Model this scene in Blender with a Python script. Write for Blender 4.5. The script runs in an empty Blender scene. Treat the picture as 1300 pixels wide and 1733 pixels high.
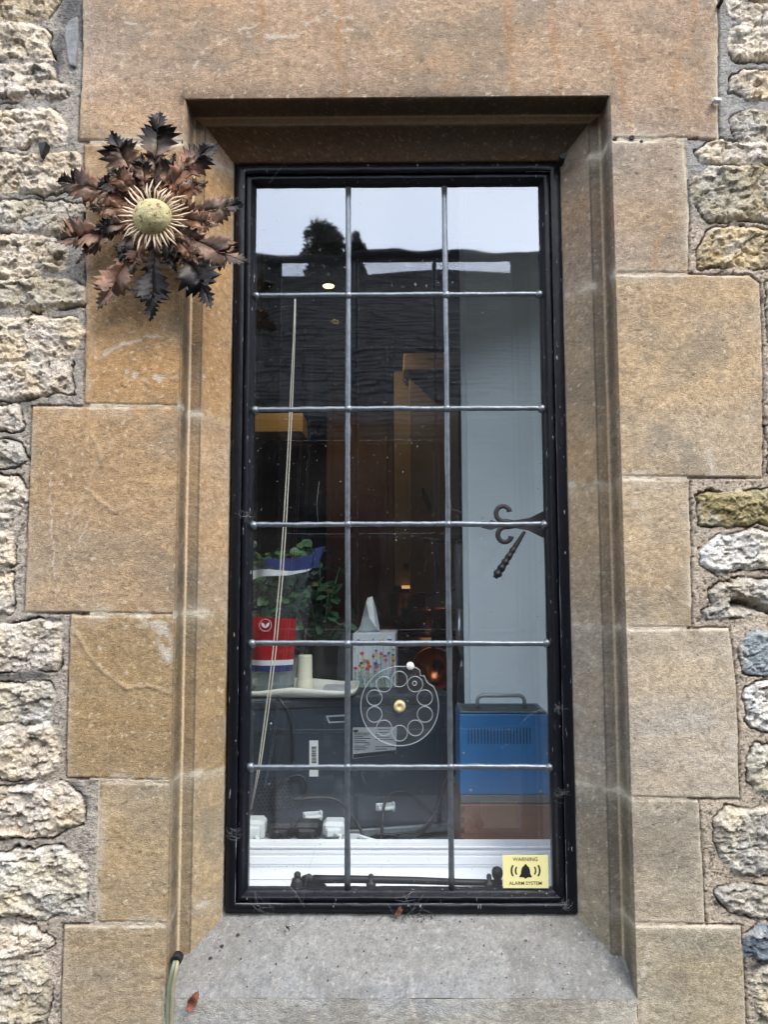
import bpy, math, random
import numpy as np
from mathutils import Vector, Matrix, Euler

S = bpy.context.scene
# ------------------------------------------------------------------ camera
PITCH, YAW, ROLL = math.radians(4.8855), math.radians(0.4935), math.radians(-0.1453)
CAMZ, CAMY = 1.5, -1.25
F = 1251.0
cam_d = bpy.data.cameras.new("camera")
cam = bpy.data.objects.new("camera", cam_d)
S.collection.objects.link(cam)
cam_d.sensor_fit = 'VERTICAL'; cam_d.sensor_height = 36.0
cam_d.lens = 36.0 * F / 1733.0
cam_d.clip_start = 0.02; cam_d.clip_end = 500
cam.location = (0, CAMY, CAMZ)
cam.matrix_world = (Matrix.Translation((0, CAMY, CAMZ)) @ Matrix.Rotation(YAW, 4, 'Z')
                    @ Matrix.Rotation(math.pi / 2 + PITCH, 4, 'X') @ Matrix.Rotation(ROLL, 4, 'Z'))
S.camera = cam

# ------------------------------------------------------------------ world, sun, exposure
w = bpy.data.worlds.new("World"); S.world = w; w.use_nodes = True
nt = w.node_tree; nt.nodes.clear()
wo = nt.nodes.new('ShaderNodeOutputWorld'); bg = nt.nodes.new('ShaderNodeBackground')
sky = nt.nodes.new('ShaderNodeTexSky'); sky.sky_type = 'NISHITA'; sky.sun_disc = False
SUN_EL, SUN_AZ = math.radians(52), math.radians(140)      # azimuth clockwise from +Y
sky.sun_elevation = SUN_EL; sky.sun_rotation = SUN_AZ
sky.air_density = 1.0; sky.dust_density = 3.0; sky.ozone_density = 1.5
tc = nt.nodes.new('ShaderNodeTexCoord'); cn = nt.nodes.new('ShaderNodeTexNoise')
cn.inputs['Scale'].default_value = 2.2; cn.inputs['Detail'].default_value = 5
cr = nt.nodes.new('ShaderNodeValToRGB')
cr.color_ramp.elements[0].position = .3; cr.color_ramp.elements[0].color = (5.6, 6.1, 7.2, 1)
cr.color_ramp.elements[1].position = .75; cr.color_ramp.elements[1].color = (8.2, 8.5, 9.2, 1)
mx = nt.nodes.new('ShaderNodeMixRGB'); mx.inputs[0].default_value = .8
nt.links.new(tc.outputs['Generated'], cn.inputs['Vector']); nt.links.new(cn.outputs['Fac'], cr.inputs[0])
nt.links.new(sky.outputs[0], mx.inputs[1]); nt.links.new(cr.outputs[0], mx.inputs[2])
sxyz = nt.nodes.new('ShaderNodeSeparateXYZ'); nt.links.new(tc.outputs['Generated'], sxyz.inputs[0])
mrw = nt.nodes.new('ShaderNodeMapRange'); mrw.inputs['From Min'].default_value = -.9; mrw.inputs['From Max'].default_value = .5   # brighter cloud on the sun's side
mrw.inputs['To Min'].default_value = 2.1; mrw.inputs['To Max'].default_value = .40; nt.links.new(sxyz.outputs['Y'], mrw.inputs['Value'])
vmw = nt.nodes.new('ShaderNodeVectorMath'); vmw.operation = 'SCALE'; nt.links.new(mx.outputs[0], vmw.inputs[0]); nt.links.new(mrw.outputs[0], vmw.inputs['Scale'])
nt.links.new(vmw.outputs[0], bg.inputs['Color']); bg.inputs['Strength'].default_value = .13
nt.links.new(bg.outputs[0], wo.inputs[0])
sun_d = bpy.data.lights.new("sun", 'SUN'); sun_d.energy = 1.5; sun_d.angle = math.radians(24)
sun_d.color = (1.0, .95, .88)
sun = bpy.data.objects.new("sun", sun_d); S.collection.objects.link(sun)
sdir = Vector((math.sin(SUN_AZ) * math.cos(SUN_EL), math.cos(SUN_AZ) * math.cos(SUN_EL), math.sin(SUN_EL)))
sun.rotation_euler = sdir.to_track_quat('Z', 'Y').to_euler(); sun.location = (2, -4, 8)
S.view_settings.view_transform = 'Standard'; S.view_settings.look = 'None'
S.view_settings.exposure = 0.88; S.view_settings.gamma = 1
S.render.engine = 'CYCLES'
S.cycles.max_bounces = 10; S.cycles.transparent_max_bounces = 16
S.cycles.glossy_bounces = 4; S.cycles.diffuse_bounces = 4
S.cycles.caustics_reflective = False; S.cycles.caustics_refractive = False
S.cycles.sample_clamp_indirect = 6.0
S.cycles.use_denoising = True

# ------------------------------------------------------------------ mapping
_cp, _sp, _cy, _sy, _cr, _sr = (math.cos(PITCH), math.sin(PITCH), math.cos(YAW), math.sin(YAW), math.cos(ROLL), math.sin(ROLL))
def U(px, py, Y=0.0):
    """point on the plane y = Y that the photo shows at px, py (a survey of the photo in metres)"""
    a = (px - 650) / F; b = (866.5 - py) / F
    a, b = a * _cr - b * _sr, a * _sr + b * _cr
    y = _cp - b * _sp; z = _sp + b * _cp
    X = a * _cy - y * _sy; Yy = a * _sy + y * _cy
    t = (Y - CAMY) / Yy
    return Vector((X * t, Y, CAMZ + z * t))
def proj(X, Y, Z):
    """numpy: wall coordinates in photo millimetres"""
    y0 = Y - CAMY; z0 = Z - CAMZ
    a = X * _cy + y0 * _sy; y1 = -X * _sy + y0 * _cy
    d = y1 * _cp + z0 * _sp; b = -y1 * _sp + z0 * _cp
    a, b = a / d, b / d
    a, b = a * _cr + b * _sr, -a * _sr + b * _cr
    return 650 + a * F, 866.5 - b * F

def srgb(r, g, b, k=1.0):
    f = lambda c: ((c / 255) / 12.92 if c / 255 <= .04045 else (((c / 255) + .055) / 1.055) ** 2.4)
    return (f(r) * k, f(g) * k, f(b) * k)

# ------------------------------------------------------------------ object helpers
def link(o, parent=None):
    S.collection.objects.link(o)
    if parent is not None: o.parent = parent
    return o
def thing(name, label, cat, loc=(0, 0, 0), group=None):
    o = bpy.data.objects.new(name, None); link(o); o.location = loc; o.empty_display_size = .05
    o['label'] = label; o['category'] = cat
    if group: o['group'] = group
    return o
def tag(o, label, cat, group=None):
    o['label'] = label; o['category'] = cat
    if group: o['group'] = group
    return o

def smooth_path(pts, n=5):
    P_ = [Vector(p) for p in pts]; out = []
    for i in range(len(P_) - 1):
        a, b, c, d = P_[max(i - 1, 0)], P_[i], P_[i + 1], P_[min(i + 2, len(P_) - 1)]
        for k in range(n):
            t = k / n; out.append(.5 * ((2 * b) + (c - a) * t + (2 * a - 5 * b + 4 * c - d) * t * t + (3 * b - a - 3 * c + d) * t ** 3))
    return out + [P_[-1]]
class MB:
    """collects shapes (world metres) and builds one mesh object"""
    def __init__(s): s.v = []; s.f = []; s.m = []; s.sm = []
    def add(s, vs, fs, mi=0, smooth=False):
        n = len(s.v); s.v += [tuple(v) for v in vs]
        for f in fs: s.f.append(tuple(n + i for i in f)); s.m.append(mi); s.sm.append(smooth)
    def box(s, a, b, mi=0, bev=0.0, M=None):
        x0, y0, z0 = [min(a[i], b[i]) for i in range(3)]; x1, y1, z1 = [max(a[i], b[i]) for i in range(3)]
        c = min(bev, (x1 - x0) / 2.01, (y1 - y0) / 2.01, (z1 - z0) / 2.01)
        if c <= 0:
            vs = [(x, y, z) for x in (x0, x1) for y in (y0, y1) for z in (z0, z1)]
            fs = [(0, 1, 3, 2), (4, 6, 7, 5), (0, 4, 5, 1), (2, 3, 7, 6), (0, 2, 6, 4), (1, 5, 7, 3)]
        else:
            vs = []; idx = {}
            xs, ys, zs = (x0, x1), (y0, y1), (z0, z1)
            for i in (0, 1):
                for j in (0, 1):
                    for k in (0, 1):
                        sx, sy, sz = (1 if i == 0 else -1), (1 if j == 0 else -1), (1 if k == 0 else -1)
                        idx[i, j, k, 0] = len(vs); vs.append((xs[i], ys[j] + sy * c, zs[k] + sz * c))
                        idx[i, j, k, 1] = len(vs); vs.append((xs[i] + sx * c, ys[j], zs[k] + sz * c))
                        idx[i, j, k, 2] = len(vs); vs.append((xs[i] + sx * c, ys[j] + sy * c, zs[k]))
            fs = []
            I = idx
            for i in (0, 1): fs.append((I[i,0,0,0], I[i,1,0,0], I[i,1,1,0], I[i,0,1,0]))
            for j in (0, 1): fs.append((I[0,j,0,1], I[1,j,0,1], I[1,j,1,1], I[0,j,1,1]))
            for k in (0, 1): fs.append((I[0,0,k,2], I[1,0,k,2], I[1,1,k,2], I[0,1,k,2]))
            for i in (0, 1):
                for j in (0, 1): fs.append((I[i,j,0,0], I[i,j,1,0], I[i,j,1,1], I[i,j,0,1]))
                for k in (0, 1): fs.append((I[i,0,k,0], I[i,1,k,0], I[i,1,k,2], I[i,0,k,2]))
            for j in (0, 1):
                for k in (0, 1): fs.append((I[0,j,k,1], I[1,j,k,1], I[1,j,k,2], I[0,j,k,2]))
            for i in (0, 1):
                for j in (0, 1):
                    for k in (0, 1): fs.append((I[i,j,k,0], I[i,j,k,1], I[i,j,k,2]))
        if M is not None: vs = [M @ Vector(v) for v in vs]
        s.add(vs, fs, mi)
    def tube(s, pts, r, n=8, mi=0, close=False, cap=True, flat=None, twist=0):
        pts = [Vector(p) for p in pts]; N = len(pts)
        rs = r if isinstance(r, (list, tuple)) else [r] * N
        base = len(s.v); prev = None
        for i, p in enumerate(pts):
            if close: t = pts[(i + 1) % N] - pts[i - 1]
            else: t = pts[min(i + 1, N - 1)] - pts[max(i - 1, 0)]
            if t.length < 1e-9: t = Vector((0, 0, 1))
            t.normalize()
            if prev is None:
                a = Vector((0, 1, 0)) if abs(t.y) < .9 else Vector((1, 0, 0))
                u = t.cross(a).normalized()
            else:
                u = (prev - t * prev.dot(t)); u = u.normalized() if u.length > 1e-6 else t.orthogonal().normalized()
            prev = u; v = t.cross(u)
            for k in range(n):
                an = 2 * math.pi * k / n + twist * i
                q = u * math.cos(an) * rs[i] + v * math.sin(an) * rs[i] * (flat or 1)
                s.v.append(tuple(p + q))
        M_ = N if close else N - 1
        for i in range(M_):
            for k in range(n):
                a = base + i * n + k; b = base + i * n + (k + 1) % n
                c = base + ((i + 1) % N) * n + (k + 1) % n; d = base + ((i + 1) % N) * n + k
                s.f.append((a, b, c, d)); s.m.append(mi); s.sm.append(True)
        if cap and not close:
            s.f.append(tuple(base + k for k in range(n))[::-1]); s.m.append(mi); s.sm.append(False)
            s.f.append(tuple(base + (N - 1) * n + k for k in range(n))); s.m.append(mi); s.sm.append(False)
    def lathe(s, prof, c, axis='Z', n=24, mi=0, smooth=True, M=None):
        base = len(s.v); c = Vector(c)
        for (r, h) in prof:
            for k in range(n):
                an = 2 * math.pi * k / n; x, y = r * math.cos(an), r * math.sin(an)
                q = Vector((x, y, h)) if axis == 'Z' else (Vector((x, -h, y)) if axis == 'Y' else Vector((h, x, y)))
                if M is not None: q = M @ q
                s.v.append(tuple(c + q))
        for i in range(len(prof) - 1):
            for k in range(n):
                s.f.append((base + i * n + k, base + i * n + (k + 1) % n, base + (i + 1) * n + (k + 1) % n, base + (i + 1) * n + k))
                s.m.append(mi); s.sm.append(smooth)
        for i, rev in ((0, True), (len(prof) - 1, False)):
            if prof[i][0] > 1e-6:
                f = tuple(base + i * n + k for k in range(n)); s.f.append(f[::-1] if rev else f); s.m.append(mi); s.sm.append(False)
    def prism(s, pts, off, mi=0):
        """closed polygon (3-D points) pushed by off"""
        off = Vector(off); n = len(pts); A = [Vector(p) for p in pts]; B = [p + off for p in A]
        s.add(A + B, [tuple(range(n))[::-1], tuple(range(n, 2 * n))] + [(i, (i + 1) % n, n + (i + 1) % n, n + i) for i in range(n)], mi)
    def build(s, name, mats, parent=None, bevel=0):
        me = bpy.data.meshes.new(name); org = Vector(parent_loc(parent)) if parent else Vector((0, 0, 0))
        me.from_pydata([tuple(Vector(v) - org) for v in s.v], [], s.f)
        if not isinstance(mats, (list, tuple)): mats = [mats]
        for m in mats: me.materials.append(m)
        me.polygons.foreach_set('material_index', s.m); me.polygons.foreach_set('use_smooth', s.sm)
        me.update()
        o = bpy.data.objects.new(name, me); link(o, parent)
        if bevel:
            b = o.modifiers.new('bevel', 'BEVEL'); b.width = bevel; b.segments = 2; b.limit_method = 'ANGLE'
        return o
def parent_loc(p):
    v = Vector((0, 0, 0))
    while p is not None: v = v + Vector(p.location); p = p.parent
    return v

def text(name, body, loc, size, mat, parent, rotz=0.0, bold=0.0, align='CENTER', ext=0.0001, M=None, sx=1.0):
    c = bpy.data.curves.new(name, 'FONT'); c.body = body; c.size = size; c.align_x = align; c.align_y = 'CENTER'
    c.extrude = ext; c.offset = bold; c.resolution_u = 3; c.materials.append(mat)
    o = bpy.data.objects.new(name, c); link(o, parent)
    R = Matrix.Rotation(rotz, 4, 'Z') @ Matrix.Rotation(math.pi / 2, 4, 'X')
    if M is not None: R = M @ R
    MM = Matrix.Translation(Vector(loc) - parent_loc(parent)) @ R @ Matrix.Diagonal((sx, 1, 1, 1))
    bpy.context.view_layer.update()
    me = bpy.data.meshes.new_from_object(o.evaluated_get(bpy.context.evaluated_depsgraph_get()))
    me.materials.clear(); me.materials.append(mat); me.transform(MM)
    bpy.data.objects.remove(o); o = bpy.data.objects.new(name, me); link(o, parent)
    return o

# ------------------------------------------------------------------ materials
def mat(name, col, rough=.6, metal=0.0, var=.15, vscale=30, bump=0.0, bscale=200, spec=None, alpha=1.0, emis=None, es=0, attr=False, fleck=None, coat=0, aniso=None, dust=0):
    m = bpy.data.materials.new(name); m.use_nodes = True; n = m.node_tree; N = n.nodes; L = n.links
    b = N['Principled BSDF']; b.inputs['Roughness'].default_value = rough; b.inputs['Metallic'].default_value = metal
    if spec is not None: b.inputs['Specular IOR Level'].default_value = spec
    if coat: b.inputs['Coat Weight'].default_value = coat
    t = N.new('ShaderNodeTexCoord')
    src = None
    mp = N.new('ShaderNodeMapping'); L.new(t.outputs['Object'], mp.inputs['Vector'])
    if aniso: mp.inputs['Scale'].default_value = aniso
    if attr:
        a = N.new('ShaderNodeAttribute'); a.attribute_name = 'Col'; base = a.outputs['Color']
    else:
        rgb = N.new('ShaderNodeRGB'); rgb.outputs[0].default_value = (*col, 1); base = rgb.outputs[0]
    no = N.new('ShaderNodeTexNoise'); no.inputs['Scale'].default_value = vscale; no.inputs['Detail'].default_value = 6
    no.inputs['Roughness'].default_value = .65
    L.new(mp.outputs[0], no.inputs['Vector'])
    mr = N.new('ShaderNodeMapRange'); mr.inputs['From Min'].default_value = .25; mr.inputs['From Max'].default_value = .75
    mr.inputs['To Min'].default_value = 1 - var; mr.inputs['To Max'].default_value = 1 + var
    L.new(no.outputs['Fac'], mr.inputs['Value'])
    vm = N.new('ShaderNodeVectorMath'); vm.operation = 'SCALE'; L.new(base, vm.inputs[0]); L.new(mr.outputs[0], vm.inputs['Scale'])
    out = vm.outputs[0]
    if fleck:      # fleck = (colour, scale, threshold)
        n2 = N.new('ShaderNodeTexNoise'); n2.inputs['Scale'].default_value = fleck[1]; n2.inputs['Detail'].default_value = 4
        L.new(mp.outputs[0], n2.inputs['Vector'])
        r2 = N.new('ShaderNodeMapRange'); r2.inputs['From Min'].default_value = fleck[2]; r2.inputs['From Max'].default_value = fleck[2] + .05
        L.new(n2.outputs['Fac'], r2.inputs['Value'])
        mm = N.new('ShaderNodeMix'); mm.data_type = 'RGBA'
        L.new(r2.outputs[0], mm.inputs['Factor']); L.new(out, mm.inputs['A']); mm.inputs['B'].default_value = (*fleck[0], 1)
        out = mm.outputs['Result']
    L.new(out, b.inputs['Base Color'])
    if bump:
        n3 = N.new('ShaderNodeTexNoise'); n3.inputs['Scale'].default_value = bscale; n3.inputs['Detail'].default_value = 5
        n3.inputs['Roughness'].default_value = .7
        L.new(mp.outputs[0], n3.inputs['Vector'])
        bp = N.new('ShaderNodeBump'); bp.inputs['Strength'].default_value = 1.0; bp.inputs['Distance'].default_value = bump
        L.new(n3.outputs['Fac'], bp.inputs['Height']); L.new(bp.outputs[0], b.inputs['Normal'])
    if emis: b.inputs['Emission Color'].default_value = (*emis, 1); b.inputs['Emission Strength'].default_value = es
    if alpha < 1: b.inputs['Alpha'].default_value = alpha
    return m

def stone_mat(name, grain=430, gvar=.3, bump=.0012, pit=.0):
    """base colour comes from the stone's own colour layer; sandy grain, pale chips and pits on top"""
    m = bpy.data.materials.new(name); m.use_nodes = True; N = m.node_tree.nodes; L = m.node_tree.links
    b = N['Principled BSDF']; b.inputs['Roughness'].default_value = .93; b.inputs['Specular IOR Level'].default_value = .2
    t = N.new('ShaderNodeTexCoord'); a = N.new('ShaderNodeAttribute'); a.attribute_name = 'Col'
    mp = N.new('ShaderNodeMapping'); mp.inputs['Scale'].default_value = (.8, 1, 1.15); L.new(t.outputs['Object'], mp.inputs[0])
    def noise(sc, det, ro):
        n = N.new('ShaderNodeTexNoise'); n.inputs['Scale'].default_value = sc; n.inputs['Detail'].default_value = det
        n.inputs['Roughness'].default_value = ro; L.new(mp.outputs[0], n.inputs['Vector']); return n.outputs['Fac']
    def rng(v, a0, a1, b0, b1):
        r = N.new('ShaderNodeMapRange'); r.inputs['From Min'].default_value = a0; r.inputs['From Max'].default_value = a1
        r.inputs['To Min'].default_value = b0; r.inputs['To Max'].default_value = b1; L.new(v, r.inputs['Value']); return r.outputs[0]
    g = noise(grain, 3, .7); c = noise(70, 6, .7)
    k1 = rng(g, .3, .7, 1 - gvar, 1 + gvar); k2 = rng(c, .25, .75, .88, 1.12)
    mu = N.new('ShaderNodeMath'); mu.operation = 'MULTIPLY'; L.new(k1, mu.inputs[0]); L.new(k2, mu.inputs[1])
    v = N.new('ShaderNodeVectorMath'); v.operation = 'SCALE'; L.new(a.outputs['Color'], v.inputs[0]); L.new(mu.outputs[0], v.inputs['Scale'])
    # pale chips
    ch = rng(noise(260, 2, .5), .70, .74, 0, .55)
    mm = N.new('ShaderNodeMix'); mm.data_type = 'RGBA'; L.new(ch, mm.inputs['Factor']); L.new(v.outputs[0], mm.inputs['A'])
    mm.inputs['B'].default_value = (.62, .55, .45, 1)
    L.new(mm.outputs['Result'], b.inputs['Base Color'])
    ad = N.new('ShaderNodeMath'); ad.operation = 'ADD'; L.new(g, ad.inputs[0]); L.new(noise(140, 4, .7), ad.inputs[1])
    bp = N.new('ShaderNodeBump'); bp.inputs['Strength'].default_value = 1; bp.inputs['Distance'].default_value = bump
    L.new(ad.outputs[0], bp.inputs['Height']); L.new(bp.outputs[0], b.inputs['Normal'])
    return m
M_ASH = stone_mat('dressed_limestone', 430, .24, .0017)
M_RUB = stone_mat('rubble_limestone', 300, .30, .0034)

def glass_mat(name, tr, gl, wav=.0, wsc=6, rough=0.0, dirt=0.0):
    m = bpy.data.materials.new(name); m.use_nodes = True; N = m.node_tree.nodes; L = m.node_tree.links; N.clear()
    o = N.new('ShaderNodeOutputMaterial'); t = N.new('ShaderNodeBsdfTransparent'); g = N.new('ShaderNodeBsdfGlossy')
    t.inputs['Color'].default_value = (*tr, 1); g.inputs['Color'].default_value = (*gl, 1); g.inputs['Roughness'].default_value = rough
    a = N.new('ShaderNodeAddShader'); L.new(t.outputs[0], a.inputs[0]); L.new(g.outputs[0], a.inputs[1])
    fin = a.outputs[0]
    tcx = N.new('ShaderNodeTexCoord')
    if wav:
        n = N.new('ShaderNodeTexNoise'); n.inputs['Scale'].default_value = wsc; n.inputs['Detail'].default_value = 1.5
        L.new(tcx.outputs['Object'], n.inputs['Vector'])
        b = N.new('ShaderNodeBump'); b.inputs['Strength'].default_value = 1; b.inputs['Distance'].default_value = wav
        L.new(n.outputs['Fac'], b.inputs['Height']); L.new(b.outputs[0], g.inputs['Normal'])
    if dirt:
        d = N.new('ShaderNodeBsdfDiffuse'); d.inputs['Color'].default_value = (.6, .62, .62, 1)
        mx = N.new('ShaderNodeMixShader')
        n1 = N.new('ShaderNodeTexNoise'); n1.inputs['Scale'].default_value = 230; n1.inputs['Detail'].default_value = 2
        n2 = N.new('ShaderNodeTexNoise'); n2.inputs['Scale'].default_value = 9; n2.inputs['Detail'].default_value = 5
        L.new(tcx.outputs['Object'], n1.inputs['Vector']); L.new(tcx.outputs['Object'], n2.inputs['Vector'])
        r1 = N.new('ShaderNodeMapRange'); r1.inputs['From Min'].default_value = .73; r1.inputs['From Max'].default_value = .77; r1.inputs['To Max'].default_value = .5
        r2 = N.new('ShaderNodeMapRange'); r2.inputs['From Min'].default_value = .4; r2.inputs['From Max'].default_value = .8; r2.inputs['To Max'].default_value = dirt
        L.new(n1.outputs['Fac'], r1.inputs['Value']); L.new(n2.outputs['Fac'], r2.inputs['Value'])
        ad = N.new('ShaderNodeMath'); ad.operation = 'ADD'; L.new(r1.outputs[0], ad.inputs[0]); L.new(r2.outputs[0], ad.inputs[1])
        L.new(ad.outputs[0], mx.inputs[0]); L.new(fin, mx.inputs[1]); L.new(d.outputs[0], mx.inputs[2]); fin = mx.outputs[0]
    L.new(fin, o.inputs[0]); return m
M_GLASS = glass_mat('old_window_glass', (.96, .98, .98), (.215, .225, .235), .0009, 6, .022, .014)
M_GLASS2 = glass_mat('inner_window_glass', (.97, .985, .985), (.13, .13, .14), .0003, 3, .018)
M_BLACK = mat('black_gloss_paint', srgb(13, 16, 24), .38, spec=.35, var=.4, vscale=40, bump=.0018, bscale=60, fleck=(srgb(150, 154, 162), 190, .675), aniso=(1, 1, .28))
M_LEAD = mat('weathered_lead', srgb(124, 131, 138), .34, metal=.7, var=.35, vscale=60, bump=.0006, bscale=160)
M_IRON = mat('black_wrought_iron', srgb(24, 23, 26), .5, metal=.3, var=.3, vscale=60, bump=.0006, bscale=250)
M_WHITE = mat('white_upvc', srgb(238, 241, 245), .35, var=.02, vscale=10, bump=.0001)
M_PLASTER = mat('pale_painted_board', srgb(232, 242, 246), .7, var=.05, vscale=5, bump=.0004, bscale=40)
M_LEDGE = mat('white_painted_ledge', srgb(215, 218, 222), .6, var=.06, vscale=20, fleck=(srgb(60, 60, 62), 120, .70))
M_DARK = mat('dark_plaster', srgb(72, 66, 66), .8, var=.15, vscale=4)

# ------------------------------------------------------------------ numpy noise
def _hash(ix, iz, seed):
    h = (ix.astype(np.int64) * 374761393 + iz.astype(np.int64) * 668265263 + seed * 1442695041) & 0xffffffff
    h = ((h ^ (h >> 13)) * 1274126177) & 0xffffffff
    return ((h ^ (h >> 16)) & 0xffffff) / float(0xffffff)
def vnoise(x, z, seed=0):
    ix = np.floor(x); iz = np.floor(z); fx = x - ix; fz = z - iz
    fx = fx * fx * (3 - 2 * fx); fz = fz * fz * (3 - 2 * fz)
    a = _hash(ix, iz, seed); b = _hash(ix + 1, iz, seed); c = _hash(ix, iz + 1, seed); d = _hash(ix + 1, iz + 1, seed)
    return (a + (b - a) * fx) * (1 - fz) + (c + (d - c) * fx) * fz
def fbm(x, z, sc, oc=5, seed=0, ro=.55):
    """sc: size of the largest feature, in photo mm"""
    s = 0; a = 1; t = 0; f = 1.0 / sc
    for i in range(oc):
        c, d = math.cos(.5 + i * 1.1), math.sin(.5 + i * 1.1)
        s = s + a * vnoise((x * c - z * d) * f + 17.3 * i, (x * d + z * c) * f - 9.1 * i, seed + i); t += a; a *= ro; f *= 2.03
    return s / t
def ridged(x, z, sc, oc=4, seed=0):
    s = 0; a = 1; t = 0; f = 1.0 / sc
    for i in range(oc):
        s = s + a * (1 - np.abs(2 * vnoise(x * f + 31 * i, z * f - 7 * i, seed + i) - 1)); t += a; a *= .55; f *= 2.1
    return s / t
def sstep(a, b, x):
    t = np.clip((x - a) / (b - a), 0, 1); return t * t * (3 - 2 * t)
def seg_d(px, py, pts):
    d = np.full(px.shape, 1e9)
    for (x0, y0), (x1, y1) in zip(pts[:-1], pts[1:]):
        dx, dy = x1 - x0, y1 - y0; t = np.clip(((px - x0) * dx + (py - y0) * dy) / (dx * dx + dy * dy + 1e-9), 0, 1)
        d = np.minimum(d, np.hypot(px - x0 - t * dx, py - y0 - t * dy))
    return d
def poly_sd(px, py, pts):
    """signed distance, positive inside"""
    d = seg_d(px, py, list(pts) + [pts[0]]); ins = np.zeros(px.shape, bool); n = len(pts)
    for i in range(n):
        x0, y0 = pts[i]; x1, y1 = pts[(i + 1) % n]
        if y0 == y1: continue
        c = ((y0 > py) != (y1 > py)) & (px < (x1 - x0) * (py - y0) / (y1 - y0) + x0); ins ^= c
    return np.where(ins, d, -d)

# ------------------------------------------------------------------ the stone wall
XL, XR, ZT = -.3665, .3945, CAMZ + .8495             # outer arris of the moulding
ZSILL = CAMZ - .678                                   # where the sloped sill meets the face
CREAM, TAN, OLIVE, WHITE_, BLUE, GREY = srgb(222, 209, 190), srgb(196, 178, 148), srgb(168, 156, 118), srgb(228, 224, 214), srgb(112, 122, 132), srgb(196, 188, 172)
ST = [  # rubble stones: outline, colour, seed-ish roughness
 ([(-60,-60),(140,-60),(100,2),(75,25),(30,32),(-60,38)], TAN), ([(-60,44),(28,38),(60,48),(82,58),(78,78),(86,98),(-60,97)], CREAM),
 ([(-60,114),(60,112),(85,115),(90,138),(118,148),(110,160),(60,165),(-60,168)], CREAM), ([(-60,192),(80,188),(96,202),(112,225),(105,240),(-60,248)], CREAM),
 ([(-60,264),(128,262),(136,300),(112,318),(60,322),(-60,322)], CREAM), ([(-60,342),(60,339),(140,350),(135,368),(118,392),(-60,390)], GREY),
 ([(-60,402),(90,403),(110,425),(114,448),(60,464),(-60,462)], CREAM), ([(-60,478),(120,472),(141,492),(138,512),(60,525),(-60,510)], GREY),
 ([(-60,543),(126,541),(140,566),(126,592),(95,607),(-60,611)], CREAM), ([(-60,618),(112,616),(118,658),(60,672),(-60,670)], CREAM),
 ([(-60,692),(28,690),(34,724),(-60,732)], CREAM), ([(-60,755),(30,752),(38,780),(10,788),(-60,790)], GREY),
 ([(-60,806),(26,810),(38,850),(12,888),(-60,892)], CREAM), ([(-60,908),(16,905),(19,950),(-60,958)], CREAM), ([(-60,972),(18,972),(14,1030),(-60,1038)], CREAM),
 ([(-60,1060),(60,1057),(101,1057),(98,1100),(92,1130),(40,1128),(-60,1138)], CREAM), ([(-60,1164),(80,1158),(89,1190),(80,1222),(-60,1222)], GREY),
 ([(-60,1231),(78,1229),(92,1260),(96,1298),(70,1316),(-60,1312)], CREAM), ([(-60,1335),(108,1331),(130,1350),(136,1393),(80,1412),(-60,1422)], CREAM),
 ([(-60,1452),(60,1440),(100,1433),(142,1465),(143,1500),(138,1544),(40,1551),(-60,1545)], srgb(216, 210, 196)),
 ([(-60,1578),(60,1574),(84,1600),(40,1618),(-60,1622)], CREAM), ([(-60,1632),(70,1626),(82,1660),(76,1700),(70,1800),(-60,1800)], GREY),
 ([(1235,-60),(1380,-60),(1380,38),(1270,35),(1234,15)], CREAM), ([(1242,50),(1262,44),(1380,46),(1380,94),(1252,98),(1237,75)], CREAM),
 ([(1246,132),(1275,121),(1380,120),(1380,163),(1272,165),(1243,150)], CREAM), ([(1240,202),(1266,192),(1380,190),(1380,232),(1256,235),(1240,218)], GREY),
 ([(1180,257),(1200,243),(1300,240),(1380,242),(1380,266),(1250,270),(1188,269)], CREAM),
 ([(1180,302),(1204,288),(1290,284),(1380,284),(1380,378),(1270,370),(1202,368),(1177,335)], srgb(188, 176, 150)),
 ([(1190,412),(1210,396),(1290,389),(1380,395),(1380,452),(1250,447),(1190,449)], srgb(212, 190, 150)),
 ([(1302,480),(1400,478),(1400,560),(1306,570)], GREY), ([(1306,600),(1400,600),(1400,700),(1303,700)], CREAM), ([(1304,722),(1400,722),(1400,792),(1306,794)], GREY),
 ([(1187,846),(1200,838),(1300,832),(1380,835),(1380,884),(1260,884),(1192,886)], OLIVE),
 ([(1190,932),(1216,912),(1262,903),(1380,902),(1380,962),(1290,960),(1222,966),(1194,948)], WHITE_),
 ([(1206,1004),(1222,988),(1300,985),(1380,988),(1380,1042),(1290,1034),(1215,1048),(1196,1038),(1210,1028)], srgb(200, 192, 178)),
 ([(1262,1082),(1280,1071),(1380,1070),(1380,1128),(1268,1135),(1260,1110)], srgb(176, 184, 184)),
 ([(1268,1170),(1286,1157),(1380,1155),(1380,1236),(1290,1234),(1270,1218)], WHITE_), ([(1267,1290),(1282,1264),(1380,1262),(1380,1348),(1296,1346),(1270,1320)], srgb(210, 206, 192)),
 ([(1212,1388),(1236,1370),(1380,1368),(1380,1474),(1262,1478),(1222,1450)], GREY), ([(1217,1514),(1250,1502),(1380,1500),(1380,1550),(1290,1552),(1236,1540)], GREY),
 ([(1266,1594),(1290,1572),(1380,1570),(1380,1622),(1310,1626),(1264,1618)], BLUE), ([(1276,1660),(1300,1640),(1380,1640),(1380,1800),(1280,1800)], GREY),
]
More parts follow.
